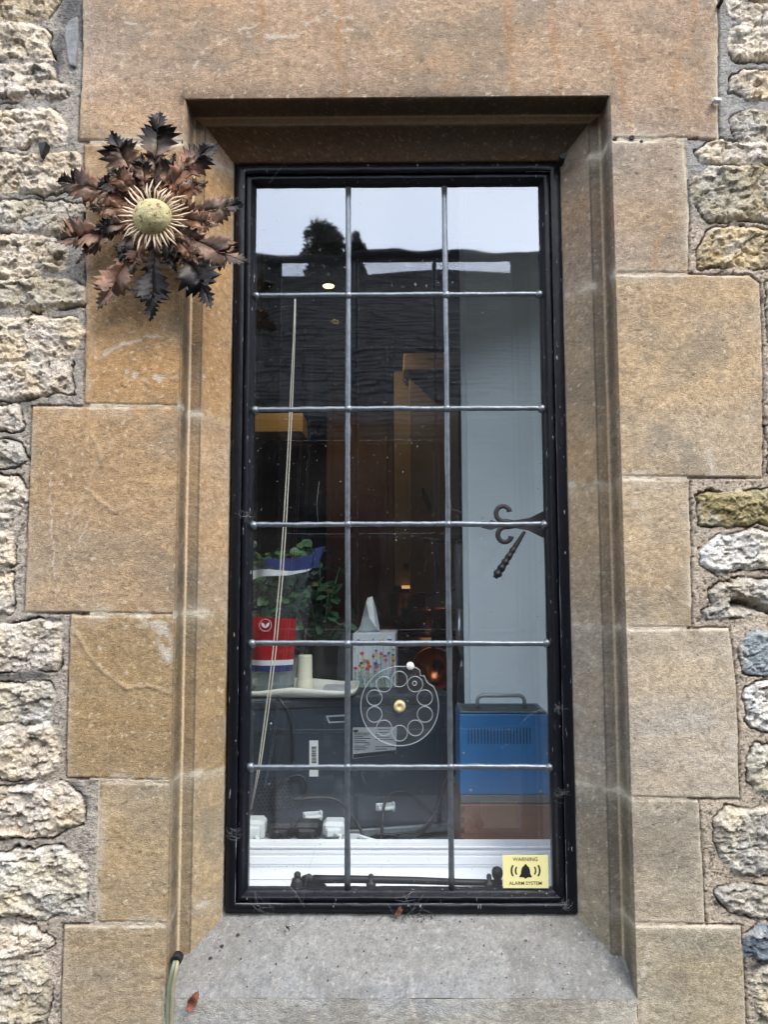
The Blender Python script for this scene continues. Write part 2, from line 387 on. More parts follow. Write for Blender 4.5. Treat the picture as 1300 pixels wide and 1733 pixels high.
ASH = [ # dressed blocks: name, outline, colour
 ('lintel', [(143,-400),(138,100),(132,237),(305,239),(1160,233),(1217,236),(1215,-400)], srgb(178, 151, 124)),
 ('jamb_block', [(141,243),(145,420),(142,683),(330,687),(330,243)], srgb(176, 142, 100)),
 ('jamb_block', [(53,688),(47,850),(40,1036),(330,1040),(330,689)], srgb(176, 147, 111)),
 ('jamb_block', [(118,1042),(113,1180),(111,1316),(330,1323),(330,1042)], srgb(164, 138, 99)),
 ('jamb_block', [(167,1324),(165,1480),(163,1560),(330,1563),(330,1326)], srgb(170, 150, 118)),
 ('jamb_block', [(107,1566),(103,1660),(100,2400),(266,2400),(274,1690),(280,1640),(330,1600),(330,1567)], srgb(166, 148, 120)),
 ('jamb_block', [(1020,237),(1020,460),(1165,462),(1168,360),(1157,240)], srgb(176, 150, 120)),
 ('jamb_block', [(1020,464),(1020,806),(1291,808),(1293,640),(1288,480),(1270,466),(1165,465)], srgb(186, 160, 124)),
 ('jamb_block', [(1020,810),(1020,1060),(1172,1062),(1170,900),(1167,811)], srgb(186, 165, 134)),
 ('jamb_block', [(1020,1065),(1020,1349),(1253,1352),(1248,1160),(1236,1064)], srgb(180, 165, 142)),
 ('jamb_block', [(1020,1353),(1020,1561),(1195,1564),(1190,1460),(1184,1354)], srgb(172, 160, 138)),
 ('jamb_block', [(1020,1566),(1020,1660),(1084,1694),(1088,2400),(1268,2400),(1264,1700),(1255,1568)], srgb(164, 156, 136)),
 ('sill', [(278,1640),(276,1700),(270,2400),(1084,2400),(1080,1690),(1079,1640)], srgb(172, 170, 162)),
]
VIG = [((1010, 0), (940, 150)), ]
RUST = [([(575,-30),(578,40),(572,95),(590,168)], 6), ([(858,-30),(862,60),(866,120),(872,180)], 8), ([(926,-30),(936,40),(944,110),(947,155)], 6),
        ([(1010,40),(1040,90),(1055,150),(1068,230)], 6), ([(1180,-30),(1172,50),(1150,90),(1142,150)], 5), ([(440,-30),(446,30),(440,70)], 6), ([(1128,380),(1112,420),(1110,470)], 4)]
SCUFF = [([(215,40),(238,39)], 2.5), ([(250,59),(288,58)], 2.5), ([(322,125),(345,85),(400,55),(440,40)], 2), ([(150,610),(215,580),(270,568),(280,580)], 4), ([(215,635),(260,642),(300,632)], 6),
         ([(420,62),(500,60)], 3), ([(365,50),(372,70)], 2), ([(1200,755),(1210,805)], 6), ([(1075,850),(1090,880)], 6), ([(1240,1240),(1250,1262)], 9), ([(150,880),(122,950)], 1.5),
         ([(84,800),(95,1010)], 1.2), ([(240,1045),(275,1060),(285,1110)], 14), ([(450,62),(505,64)], 3), ([(515,40),(560,22),(600,34)], 2.5), ([(578,52),(600,51)], 2.5), ([(640,70),(700,110)], 1.5), ([(980,60),(1010,52)], 2), ([(1100,1600),(1085,1680)], 5), ([(1085,1680),(1090,1733)], 3), ([(690,1650),(705,1733)], 3)]
VEIN = [[(155,740),(168,765),(172,778),(150,815),(147,828),(165,845),(190,865)], [(172,778),(190,750)], [(147,828),(120,880),(115,900)],
        [(130,1070),(150,1110),(178,1140),(215,1165),(250,1160),(285,1172)]]
JOINTL, JOINTR = [240, 687, 1041, 1325, 1564], [237, 463, 809, 1063, 1352, 1565]

def weather(px, py, col, kind):
    """colour of dressed stone with its bedding bands, stains, lime smears and rust runs; also height"""
    n = px.size; C = np.tile(np.array(col), (n, 1)) if np.ndim(col) == 1 else col.copy()
    big = fbm(px, py, 230, 4, 3); C *= (1 + .34 * (big - .5))[:, None]
    warm = fbm(px * .5, py * 1.4, 150, 4, 11) - .5
    C[:, 0] *= 1 + .24 * warm; C[:, 2] *= 1 - .40 * warm
    band = fbm(px * .10, py, 26, 4, 21) - .5; C *= (1 + .26 * band)[:, None]
    mot = fbm(px, py, 14, 4, 29) - .5; C *= (1 + .36 * mot)[:, None]
    gr = fbm(px, py, 4.2, 2, 33) - .5; C *= (1 + .62 * gr)[:, None]
    # grey grime blooms
    g = sstep(.54, .72, fbm(px, py, 110, 5, 41)) * .45
    G = np.array(srgb(128, 122, 110)); C = C * (1 - g[:, None]) + G * g[:, None]
    for pts, wd in RUST:
        d = seg_d(px + 8 * (fbm(px, py, 30, 2, 50) - .5), py, pts); k = np.exp(-(d / wd) ** 2) * .50 * (.1 + 1.1 * fbm(px, py, 40, 3, 51))
        C = C * (1 - k[:, None]) + np.array(srgb(176, 128, 80)) * k[:, None]
    for pts, wd in SCUFF:
        q = fbm(px, py, 12, 4, 60); d = seg_d(px + 14 * (q - .5), py + 14 * (fbm(px, py, 12, 3, 61) - .5), pts)
        k = np.clip(1.25 - d / wd, 0, 1) * sstep(.38, .55, q) * .75
        C = C * (1 - k[:, None]) + np.array(srgb(205, 196, 182)) * k[:, None]
    # soot bloom on the lintel above the opening; shade painted down left arris
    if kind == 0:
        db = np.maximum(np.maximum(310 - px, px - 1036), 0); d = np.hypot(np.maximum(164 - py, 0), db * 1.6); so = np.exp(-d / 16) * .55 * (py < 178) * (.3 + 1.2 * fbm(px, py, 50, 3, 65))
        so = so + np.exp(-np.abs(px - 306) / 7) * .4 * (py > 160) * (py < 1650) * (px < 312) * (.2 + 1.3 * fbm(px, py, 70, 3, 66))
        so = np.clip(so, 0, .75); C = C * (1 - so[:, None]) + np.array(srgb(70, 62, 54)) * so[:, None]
    # scattered pale shell chips and dark pits
    s = sstep(.76, .84, fbm(px, py, 6, 2, 70)) * .6; C = C * (1 - s[:, None]) + np.array(srgb(214, 200, 176)) * s[:, None]
    p = sstep(.83, .88, fbm(px, py, 7, 2, 75)); C *= (1 - .35 * p)[:, None]
    H = .0022 * (fbm(px, py, 60, 4, 80) - .5) + .0018 * (fbm(px, py, 9, 3, 83) - .5) - .0009 * p
    for v in VEIN:
        d = seg_d(px + 5 * (fbm(px, py, 20, 2, 90) - .5), py, v); k = np.exp(-(d / 3.5) ** 2)
        H += .0018 * k * (.3 + fbm(px, py, 14, 2, 91)); C = C * (1 - .3 * k[:, None]) + np.array(srgb(196, 176, 148)) * .3 * k[:, None]
    return C, H

def mesh_np(name, P, Fq, Cv, m, parent, smooth=True):
    me = bpy.data.meshes.new(name); org = parent_loc(parent)
    me.vertices.add(len(P)); me.vertices.foreach_set('co', (P - np.array(org)).astype(np.float32).ravel())
    me.loops.add(Fq.size); me.polygons.add(len(Fq))
    me.loops.foreach_set('vertex_index', Fq.astype(np.int32).ravel())
    me.polygons.foreach_set('loop_start', np.arange(0, Fq.size, 4, dtype=np.int32))
    me.polygons.foreach_set('loop_total', np.full(len(Fq), 4, np.int32))
    me.update(calc_edges=True); me.validate()
    a = me.color_attributes.new('Col', 'FLOAT_COLOR', 'POINT')
    a.data.foreach_set('color', np.concatenate([np.clip(Cv, 0, .95), np.ones((len(Cv), 1))], 1).astype(np.float32).ravel())
    me.polygons.foreach_set('use_smooth', [smooth] * len(Fq)); me.materials.append(m)
    o = bpy.data.objects.new(name, me); link(o, parent); return o

wall = thing('stone_wall', 'rough cream rubble stone wall with grey and sandy mortar around the window surround', 'wall', (0, 0, 0))
surround = thing('window_surround', 'smooth ochre dressed stone surround with stepped moulding framing the leaded window', 'window surround', (0, 0, ZSILL))

def axis(parts):
    out = [parts[0][0]]
    for a, b, st in parts:
        n = max(1, int(round((b - a) / st))); out += list(np.linspace(a, b, n + 1)[1:])
    return np.array(out)
gx = axis([(-1.7, -.86, .011), (-.86, -.70, .0035), (-.70, -.51, .0018), (-.51, XL, .0026), (XL, XR, .0032), (XR, .49, .0026), (.49, .70, .0018), (.70, .85, .0035), (.85, 1.7, .011)])
gz = axis([(0.0, .50, .012), (.50, .64, .004), (.64, ZT, .0019), (ZT, 2.64, .0022), (2.64, 3.3, .012)])
GX, GZ = np.meshgrid(gx, gz)
nX, nZ = len(gx), len(gz)
px, py = proj(GX.ravel(), np.zeros(GX.size), GZ.ravel())
# wobble so joints are not ruled
wx = px + 2.6 * (fbm(px, py, 26, 3, 5) - .5); wy = py + 2.6 * (fbm(px, py, 26, 3, 6) - .5)
rx = px + 15 * (fbm(px, py, 30, 4, 7) - .5) + 3.5 * (fbm(px, py, 6, 2, 9) - .5); ry = py + 15 * (fbm(px, py, 30, 4, 8) - .5) + 3.5 * (fbm(px, py, 6, 2, 10) - .5)
ash_sd = np.full(px.size, -1e3); ash_id = np.full(px.size, -1)
def desat(c, k): g = .35 * c[0] + .45 * c[1] + .2 * c[2]; return tuple(g * k + v * (1 - k) for v in c)
ASH = [(a_, b_, desat(c_, .09 if b_[0][0] < 400 else .16)) for a_, b_, c_ in ASH]
for i, (nm, pts, c) in enumerate(ASH):
    sd = poly_sd(wx, wy, pts); k = sd > ash_sd; ash_sd[k] = sd[k]; ash_id[k] = i
# extra courses beyond the photo's edges
rnd = random.Random(4)
EXT = []
for side in (-1, 1):
    yy = -900
    while yy < 2500:
        h = rnd.uniform(48, 84); x = 64 if side < 0 else 1384
        while True:
            L = rnd.uniform(70, 210)
            if side < 0: x0, x1 = -x - L, -x; 
            else: x0, x1 = x, x + L
            EXT.append(([(x0 + 4, yy + 8), (x0 + L / 2, yy + 5), (x1 - 5, yy + 9), (x1 - 3, yy + h - 12), (x0 + L / 2, yy + h - 7), (x0 + 6, yy + h - 11)], rnd.choice([CREAM, GREY, TAN, CREAM])))
            x += L + 6
            if x > (1150 if side < 0 else 2400): break
        yy += h + 3
for x0, ylo, yhi in ((-62, -900, -62), (1236, -900, -62), (-62, 1805, 2500), (1280, 1805, 2500)):
    yy = ylo
    while yy < yhi - 30:
        h = rnd.uniform(50, 80); EXT.append(([(x0, yy + 6), (x0 + 148, yy + 5), (x0 + 150, yy + h - 8), (x0 + 4, yy + h - 6)], rnd.choice([CREAM, GREY]))); yy += h + 3
st_sd = np.full(px.size, -1e3); st_id = np.full(px.size, -1); ALLST = ST + EXT
for i, (pts, c) in enumerate(ALLST):
    bx0 = min(p[0] for p in pts) - 25; bx1 = max(p[0] for p in pts) + 25; by0 = min(p[1] for p in pts) - 25; by1 = max(p[1] for p in pts) + 25
    m = np.nonzero((px > bx0) & (px < bx1) & (py > by0) & (py < by1))[0]
    if not len(m): continue
    sd = poly_sd(rx[m], ry[m], pts); k = sd > st_sd[m]; st_sd[m[k]] = sd[k]; st_id[m[k]] = i
H = np.zeros(px.size); C = np.zeros((px.size, 3))
isA = ash_sd > 0
# mortar
mgrey = np.array(srgb(160, 158, 153)); msand = np.array(srgb(190, 176, 158))
kk = np.where(px > 650, sstep(300, 420, py + 40 * (fbm(px, py, 60, 3, 15) - .5)), .15 + .35 * sstep(480, 720, py) + .25 * sstep(.5, .6, fbm(px, py, 90, 3, 16)))
MC = mgrey * (1 - kk[:, None]) + msand * kk[:, None]
MC *= (1 + .5 * (fbm(px, py, 40, 5, 17) - .5))[:, None] * (1 + .4 * (fbm(px, py, 5, 3, 18) - .5))[:, None]
spk = sstep(.66, .74, fbm(px, py, 4.6, 2, 19)) * (.25 + .6 * kk); MC *= (1 - .75 * spk)[:, None]
for pts, wd in (([(108,30),(125,5),(138,60)], 18), ([(95,110),(100,60)], 12), ([(120,1330),(140,1350),(138,1385)], 9), ([(-60,1148),(70,1142)], 10), ([(50,1047),(100,1047)], 5), ([(1275,1640),(1300,1632)], 10)):
    d = seg_d(rx, ry, pts); k = np.clip(1.3 - d / wd, 0, 1) * .75; MC = MC * (1 - k[:, None]) + np.array(srgb(66, 70, 76)) * k[:, None]
C[:] = MC; H[:] = -.0015 + .008 * (fbm(px, py, 50, 5, 22) - .5) + .0026 * (fbm(px, py, 6, 3, 23) - .5) - .0016 * spk
def facets(x, z, sc, seed):
    """broken faces: nearest jittered cell, each with its own height and tilt"""
    gx_, gz_ = np.floor(x / sc), np.floor(z / sc); best = np.full(x.shape, 1e9); h = np.zeros(x.shape)
    for i in (-1, 0, 1):
        for j in (-1, 0, 1):
            a_, b_ = gx_ + i, gz_ + j; cx_ = (a_ + _hash(a_, b_, seed)) * sc; cz_ = (b_ + _hash(a_, b_, seed + 1)) * sc
            d = (x - cx_) ** 2 + ((z - cz_) * 1.35) ** 2; k = d < best; best = np.where(k, d, best)
            v = (_hash(a_, b_, seed + 2) - .5) + ((x - cx_) * (_hash(a_, b_, seed + 3) - .5) + (z - cz_) * (_hash(a_, b_, seed + 4) - .5)) * 1.6 / sc
            h = np.where(k, v, h)
    return h
# rubble
st_sd = st_sd + 5.0 + 9 * (fbm(px, py, 34, 3, 14) - .5)
isS = (st_sd > 0) & ~isA
cols = np.array([c for _, c in ALLST]); SC = cols[st_id] if len(cols) else C
sid = st_id.astype(float)
o1 = px + sid * 53.7; o2 = py + sid * 91.3
fb = fbm(o1, o2, 46, 6, 100, .6); fr = ridged(o1 * .75, o2 * 1.25, 34, 5, 120); fine = fbm(o1, o2, 9, 4, 140, .62)
edge = sstep(0, 9, st_sd)
ledge = fbm(o1 * .6, o2 * 1.3, 34, 3, 180); ledge = np.floor(ledge * 7) / 7 + sstep(.6, 1, (ledge * 7) % 1) / 7
w1 = 10 * (fbm(o1, o2, 22, 3, 190) - .5); w2 = 10 * (fbm(o1, o2, 22, 3, 191) - .5)
f1 = facets(o1 * .8 + w1, o2 + w2, 34, 400); f2 = facets(o1 * .85 + w1, o2 + w2, 13, 410); f3 = facets(o1 + w1 * .5, o2 + w2 * .5, 6, 420)
hs = -.0005 + .0040 * edge + .010 * (fb - .5) * (.35 + .65 * edge) - .007 * sstep(.80, .95, fr) + (.0070 * f1 + .0040 * f2) * edge + .0016 * f3 + .0036 * (fine - .5) + .0030 * (fbm(o1, o2, 4.5, 2, 186) - .5)
cav = seg_d(rx, ry, [(1243,1020),(1275,1026),(1310,1040),(1340,1042)]); hs -= .028 * np.exp(-(cav / 7) ** 2)
sc = SC * (1 + .55 * (fbm(o1, o2, 55, 4, 150) - .5))[:, None] * (1 + .40 * (fine - .5) + .10 * f2)[:, None] * (1 + .5 * (fbm(o1, o2, 4, 2, 155) - .5))[:, None]
wm = fbm(o1, o2, 60, 3, 160) - .5; sc[:, 0] *= 1 + .18 * wm; sc[:, 2] *= 1 - .38 * wm
wh = sstep(.58, .68, fbm(o1, o2, 30, 5, 165)) * .4; sc = sc * (1 - wh[:, None]) + np.array(srgb(222, 218, 210)) * wh[:, None]
li = sstep(.60, .74, fbm(o1, o2, 22, 5, 170)) * .35; sc = sc * (1 - li[:, None]) + np.array(srgb(112, 108, 100)) * li[:, None]
pit = sstep(.74, .84, fbm(o1, o2, 7, 3, 175)); hs -= .0016 * pit; sc *= (1 - .22 * pit)[:, None]
H[isS] = hs[isS]; C[isS] = sc[isS]
# shrinkage cracks between stone and mortar, mostly on the under side
near = (~isA) & (st_sd <= 0) & (st_sd > -3.4)
cr_ = np.exp(-((st_sd + 1.6) / 1.3) ** 2) * sstep(.42, .6, fbm(px, py, 70, 3, 200))
H[near] -= (.013 * cr_)[near]; C[near] *= (1 - .5 * cr_)[near][:, None]
# dressed blocks
AC = np.array([c for _, _, c in ASH])[np.maximum(ash_id, 0)]
wc, wh_ = weather(px[isA], py[isA], AC[isA], 0)
sdA = ash_sd[isA]
edgeA = sstep(0, 3.5, sdA)
lime = (np.exp(-(sdA / 5) ** 2) * .55 + np.exp(-(sdA / 15) ** 2) * .38) * sstep(.32, .60, fbm(px[isA], py[isA], 40, 4, 210))
lime *= np.where((px[isA] > 150) & (px[isA] < 1240), 1, .5)
wc = wc * (1 - lime[:, None]) + np.array(srgb(208, 196, 176)) * lime[:, None]
H[isA] = wh_ - .0022 * (1 - edgeA); C[isA] = wc
# the joints between dressed blocks are filled flush with pale lime
inner = (~isA) & (ash_sd > -3.2) & (st_sd < -2)
blocky = inner & (((px > 150) & (px < 305)) | ((px > 1045) & (px < 1165)))
LJ = np.array(srgb(196, 184, 164)); C[blocky] = LJ * (.75 + .5 * fbm(px, py, 10, 3, 220))[blocky][:, None]
H[blocky] = -.0016 + .002 * (fbm(px, py, 8, 2, 221) - .5)[blocky]
drk = inner & ~blocky
C[drk] *= .74; H[drk] -= .0035
# wall grid, out to the arris of the moulding
P = np.stack([GX.ravel(), -H, GZ.ravel()], 1)
hole = ((px[:] * 0) == 0)
inX = (GX > XL - 1e-6) & (GX < XR + 1e-6); inZ = (GZ > ZSILL - 1e-6) & (GZ < ZT + 1e-6)
# vertices on the arris keep the face plane so the moulding meets them
onA = (((np.abs(GX - XL) < 1e-5) | (np.abs(GX - XR) < 1e-5)) & (GZ < ZT + 1e-5) & (GZ > ZSILL - .01)) | ((np.abs(GZ - ZT) < 1e-5) & inX)
P[onA.ravel(), 1] = 0
idx = np.arange(nX * nZ).reshape(nZ, nX)
cx = (GX[:-1, :-1] + GX[1:, 1:]) / 2; cz = (GZ[:-1, :-1] + GZ[1:, 1:]) / 2
FQ = np.stack([idx[:-1, :-1], idx[:-1, 1:], idx[1:, 1:], idx[1:, :-1]], -1).reshape(-1, 4)
cxf, czf = cx.ravel(), cz.ravel()
keep = ~((cxf > XL) & (cxf < XR) & (czf < ZT) & (czf > ZSILL))
fid = np.where(isA[FQ].sum(1) >= 2, ash_id[FQ[:, 0]], -1)
mid = (fid < 0) & (ash_sd[FQ[:, 0]] > -3.2) & blocky[FQ[:, 0]]
fid[mid] = ash_id[FQ[mid, 0]]
fid[(fid < 0) & (cxf > XL) & (cxf < XR) & (czf < ZSILL)] = 12

def cut(sel):
    Fs = FQ[sel]; u, inv = np.unique(Fs, return_inverse=True); return P[u], inv.reshape(Fs.shape), C[u]
for nm, s in (('rubble_masonry', (fid < 0) & (cxf < 0)), ('rubble_masonry', (fid < 0) & (cxf > 0))):
    a, b, c = cut(s & keep); mesh_np(nm, a, b, c, M_RUB, wall)

# ---- moulding (outer step, flat fillet, splay), in strips that belong to their blocks
prof_j = [(0, 0), (.0015, .0012), (.003, .004), (.0035, .012), (.0038, .030), (.004, .046), (.0065, .0500), (.0095, .0505), (.016, .0510), (.0225, .0515), (.0255, .0528), (.0275, .056), (.034, .0635), (.0405, .0707), (.047, .078), (.0535, .085), (.060, .092), (.067, .0995), (.0685, .104), (.0688, .118), (.0688, .135)]
prof_h = [(0, 0), (.0015, .0012), (.003, .004), (.0035, .012), (.0038, .030), (.004, .046), (.0055, .0500), (.008, .0503), (.0135, .0505), (.018, .0508), (.0205, .0518), (.0225, .055), (.027, .0635), (.034, .0707), (.041, .078), (.048, .085), (.055, .092), (.0625, .0995), (.064, .104), (.0642, .118), (.0642, .135)]
prof_s = [(0, 0)] * 0
FRL, FRR = XL + .0688, XR - .0688                     # inner stone edge at the frame
def densify(pr, step=.0028):
    o = [pr[0]]; k = [0.0]
    for i, (a, b) in enumerate(zip(pr[:-1], pr[1:])):
        n = max(1, int(round(math.hypot(b[0] - a[0], b[1] - a[1]) / step)))
        for j in range(1, n + 1): o.append((a[0] + (b[0] - a[0]) * j / n, a[1] + (b[1] - a[1]) * j / n)); k.append(i + j / n)
    return o, k
def same_density(pr, ks):
    return [(pr[int(min(k, len(pr) - 1.0001))][0] * (1 - (k - int(min(k, len(pr) - 1.0001)))) + pr[int(min(k, len(pr) - 1.0001)) + 1][0] * (k - int(min(k, len(pr) - 1.0001))),
             pr[int(min(k, len(pr) - 1.0001))][1] * (1 - (k - int(min(k, len(pr) - 1.0001)))) + pr[int(min(k, len(pr) - 1.0001)) + 1][1] * (k - int(min(k, len(pr) - 1.0001)))) for k in ks]
PJ, KS = densify(prof_j); PH = same_density(prof_h, KS); KS = np.array(KS)
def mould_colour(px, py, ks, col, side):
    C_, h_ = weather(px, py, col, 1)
    # worn arris lines with light painted in, grime and painted shade in the quirks
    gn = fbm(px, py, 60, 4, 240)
    qk = np.exp(-((ks - 9.9) / .5) ** 2) * .75 + np.exp(-((ks - 3.9) / 1.5) ** 2) * (.55 if side != 'l' else .62) + sstep(5.9, 6.6, ks) * sstep(10.6, 9.8, ks) * (.32 if side != 'h' else 0) + np.exp(-((ks - .9) / .8) ** 2) * .5  # return shade painted in, grime on the jamb fillets
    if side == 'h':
        so = (sstep(.6, 1.6, ks) * sstep(5.6, 4.8, ks) + sstep(10.0, 10.8, ks) * (1 - .45 * sstep(12, 18, ks))) * .48; C_ = C_ * (1 - so[:, None]) + np.array(srgb(58, 46, 42)) * so[:, None]  # soot, deepened to paint the shade under the head
        lt = sstep(5.2, 6.0, ks) * sstep(10.4, 9.6, ks) * .8; C_ = C_ * (1 - lt[:, None]) + np.array(srgb(226, 196, 160)) * lt[:, None]  # fillet lightened in colour so it stands out of the shade
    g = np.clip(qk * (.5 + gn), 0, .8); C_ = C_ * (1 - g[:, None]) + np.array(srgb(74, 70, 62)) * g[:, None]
    ar = np.exp(-((ks - 5.9) / .42) ** 2) * (.95 if side == 'l' else .42) * (.75 + .45 * gn)  # left arris painted brightest, as the edge facing the light
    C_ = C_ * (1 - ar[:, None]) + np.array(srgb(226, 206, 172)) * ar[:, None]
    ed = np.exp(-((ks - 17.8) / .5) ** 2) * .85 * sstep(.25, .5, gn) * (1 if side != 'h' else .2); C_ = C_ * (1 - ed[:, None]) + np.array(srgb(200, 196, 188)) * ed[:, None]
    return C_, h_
extra = {i: [] for i in range(len(ASH))}
def add_strip(bid, Pm, Cm, rows, n):
    ii = np.arange(rows * n).reshape(rows, n)
    Fm = np.stack([ii[:-1, :-1], ii[:-1, 1:], ii[1:, 1:], ii[1:, :-1]], -1).reshape(-1, 4)
    extra[bid].append((Pm, Fm, Cm))
nP = len(PJ)
for side in ('l', 'r'):
    bounds = [ZT + 9] + [U(300 if side == 'l' else 1060, j).z for j in (JOINTL if side == 'l' else JOINTR)] + [ZSILL - .03]
    ids = [0, 1, 2, 3, 4, 5] if side == 'l' else [0, 6, 7, 8, 9, 10, 11]
    for q, bid in enumerate(ids):
        za = bounds[q]; zb = bounds[q + 1]
        rows = max(2, int(((ZT if q == 0 else za) - zb) / .0028))
        Z = np.zeros((rows, nP)); X = np.zeros((rows, nP)); Yv = np.zeros((rows, nP))
        for j in range(nP):
            top = (ZT - PH[j][0]) if q == 0 else za
            Z[:, j] = np.linspace(top, zb, rows); X[:, j] = (XL + PJ[j][0]) if side == 'l' else (XR - PJ[j][0]); Yv[:, j] = PJ[j][1]
        pxm, pym = proj(X.ravel(), np.zeros(X.size), Z.ravel()); pxm = pxm + Yv.ravel() * 700 * (1 if side == 'l' else -1)
        base = np.array(ASH[bid][2]) * (1.04 if side == 'l' else .80)  # side light put into the tone: left moulding lighter, right darker
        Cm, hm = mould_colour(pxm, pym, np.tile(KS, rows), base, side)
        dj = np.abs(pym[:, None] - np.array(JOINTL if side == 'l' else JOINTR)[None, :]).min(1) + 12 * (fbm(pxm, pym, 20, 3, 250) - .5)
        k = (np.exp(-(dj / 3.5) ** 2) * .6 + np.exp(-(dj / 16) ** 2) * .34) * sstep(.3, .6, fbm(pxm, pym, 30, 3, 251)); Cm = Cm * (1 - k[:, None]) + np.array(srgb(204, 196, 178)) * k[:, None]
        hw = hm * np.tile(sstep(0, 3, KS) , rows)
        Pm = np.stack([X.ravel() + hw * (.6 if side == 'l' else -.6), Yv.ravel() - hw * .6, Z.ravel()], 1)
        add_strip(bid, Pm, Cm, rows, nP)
rows = int((XR - XL) / .0028)
X = np.zeros((rows, nP)); Z = np.zeros((rows, nP)); Yv = np.zeros((rows, nP))
for j in range(nP):
    X[:, j] = np.linspace(XL + PJ[j][0], XR - PJ[j][0], rows); Z[:, j] = ZT - PH[j][0]; Yv[:, j] = PH[j][1]
pxm, pym = proj(X.ravel(), np.zeros(X.size), Z.ravel()); pym = pym + Yv.ravel() * 900
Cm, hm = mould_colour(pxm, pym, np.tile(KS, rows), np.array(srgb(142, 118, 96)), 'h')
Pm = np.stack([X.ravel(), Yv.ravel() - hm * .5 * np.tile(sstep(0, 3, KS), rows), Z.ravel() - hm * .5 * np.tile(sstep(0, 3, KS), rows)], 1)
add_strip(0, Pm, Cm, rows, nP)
# ---- sloping sill
ZS_IN = U(680, 1541, .112).z
sx = np.linspace(XL - .004, XR + .004, 300); sd_ = np.linspace(0, 1, 70)
SX, SD = np.meshgrid(sx, sd_)
pxm, pym = SX.ravel() * 1000 + 660, 1690 - SD.ravel() * 170
sag = .004 * np.sin(SD.ravel() * math.pi)
Yv = SD.ravel() * .135; Zv = ZSILL + .0005 + (ZS_IN - ZSILL) * np.minimum(1, SD.ravel() * .135 / .112) ** .92 - sag * .4
C_, h_ = weather(pxm, pym, np.array(srgb(156, 157, 154)), 2)
C_ *= .74
lichen = sstep(.56, .7, fbm(pxm, pym, 60, 5, 260)) * .3; C_ = C_ * (1 - lichen[:, None]) + np.array(srgb(132, 130, 108)) * lichen[:, None]
gt = C_.mean(1, keepdims=True); C_ = gt * np.array([1.0, 1.0, .99]) * .6 + C_ * .4
Pm = np.stack([SX.ravel(), Yv - h_ * .5, Zv + h_ * .9], 1); Pm[:300, 1] = 0
add_strip(12, Pm, C_, 70, 300)
for i, (nm, pts, c) in enumerate(ASH):
    a, b, cc = cut((fid == i) & keep); Ps = [a]; Fs = [b]; Cs = [cc]; off = len(a)
    for (Pm, Fm, Cm) in extra[i]:
        Ps.append(Pm); Fs.append(Fm + off); Cs.append(Cm); off += len(Pm)
    mesh_np(nm, np.concatenate(Ps), np.concatenate(Fs), np.concatenate(Cs), M_ASH, surround)
# solid core of the wall behind its faces, with a splayed embrasure
core = MB()
T0, T1 = .137, .45
ox0, ox1, oz0, oz1 = XL + .062, XR - .062, CAMZ - .66, CAMZ + .79
ix0, ix1, iz0, iz1 = -.62, .52, CAMZ - .66, CAMZ + .99
for (a0, a1, b0, b1) in (((-1.7, ox0), (-1.7, ix0), (0, 3.3), (0, 3.3)), ((ox1, 1.7), (ix1, 1.7), (0, 3.3), (0, 3.3))):
    core.add([(a0[0], T0, 0), (a0[1], T0, 0), (a1[1], T1, 0), (a1[0], T1, 0), (a0[0], T0, 3.3), (a0[1], T0, 3.3), (a1[1], T1, 3.3), (a1[0], T1, 3.3)],
             [(0, 1, 5, 4), (1, 2, 6, 5), (2, 3, 7, 6), (3, 0, 4, 7), (4, 5, 6, 7), (0, 3, 2, 1)])
core.add([(ox0, T0, oz1), (ox1, T0, oz1), (ix1, T1, iz1), (ix0, T1, iz1), (ox0, T0, 3.3), (ox1, T0, 3.3), (ix1, T1, 3.3), (ix0, T1, 3.3)],
         [(0, 1, 5, 4), (1, 2, 6, 5), (2, 3, 7, 6), (3, 0, 4, 7), (4, 5, 6, 7), (0, 3, 2, 1)])
core.add([(ox0, T0, 0), (ox1, T0, 0), (ix1, T1, 0), (ix0, T1, 0), (ox0, T0, oz0), (ox1, T0, oz0), (ix1, T1, iz0), (ix0, T1, iz0)],
         [(0, 1, 5, 4), (1, 2, 6, 5), (2, 3, 7, 6), (3, 0, 4, 7), (4, 5, 6, 7), (0, 3, 2, 1)])
core.build('embrasure', mat('white_plaster', srgb(225, 225, 220), .8, var=.05), wall)

# ------------------------------------------------------------------ leaded casement
win = thing('casement_window', 'black painted leaded casement window of eighteen panes in stone surround', 'window', (0, .1, ZSILL))
YG = .120
oL, oR, oT, oB = -.2915, .3245, CAMZ + .782, CAMZ - .589
gL, gR, gT, gB = U(432, 900, YG).x, U(916, 500, YG).x, U(670, 317, YG).z, U(670, 1505, YG).z
gL = -.257; gR = .2875
fr = MB()
def ring(mb, pr, mi=0):
    """pr: list of (t, y) with t 0 at the outside .. 1 at the sight line; mitred on four sides; bottom rail slightly taller"""
    n = len(pr); vs = []
    for t, y in pr:
        x0 = oL + (gL - oL) * t; x1 = oR + (gR - oR) * t; z1 = oT + (gT - oT) * t; z0 = oB + (gB - oB) * t
        vs.append([(x0, y, z0), (x1, y, z0), (x1, y, z1), (x0, y, z1)])
    K = 40
    for s in range(4):
        pts = []
        for i in range(n):
            a = Vector(vs[i][s]); b = Vector(vs[i][(s + 1) % 4])
            row = []
            for k in range(K + 1):
                p = a.lerp(b, k / K); amp = .0006 if 0 < k < K else 0
                row.append(p + Vector((rj.uniform(-amp, amp) * .5, rj.uniform(-amp, amp), rj.uniform(-amp, amp) * .5)))
            pts += row
        fs = [(i * (K + 1) + k, i * (K + 1) + k + 1, (i + 1) * (K + 1) + k + 1, (i + 1) * (K + 1) + k) for i in range(n - 1) for k in range(K)]
        mb.add(pts, fs, mi, True)
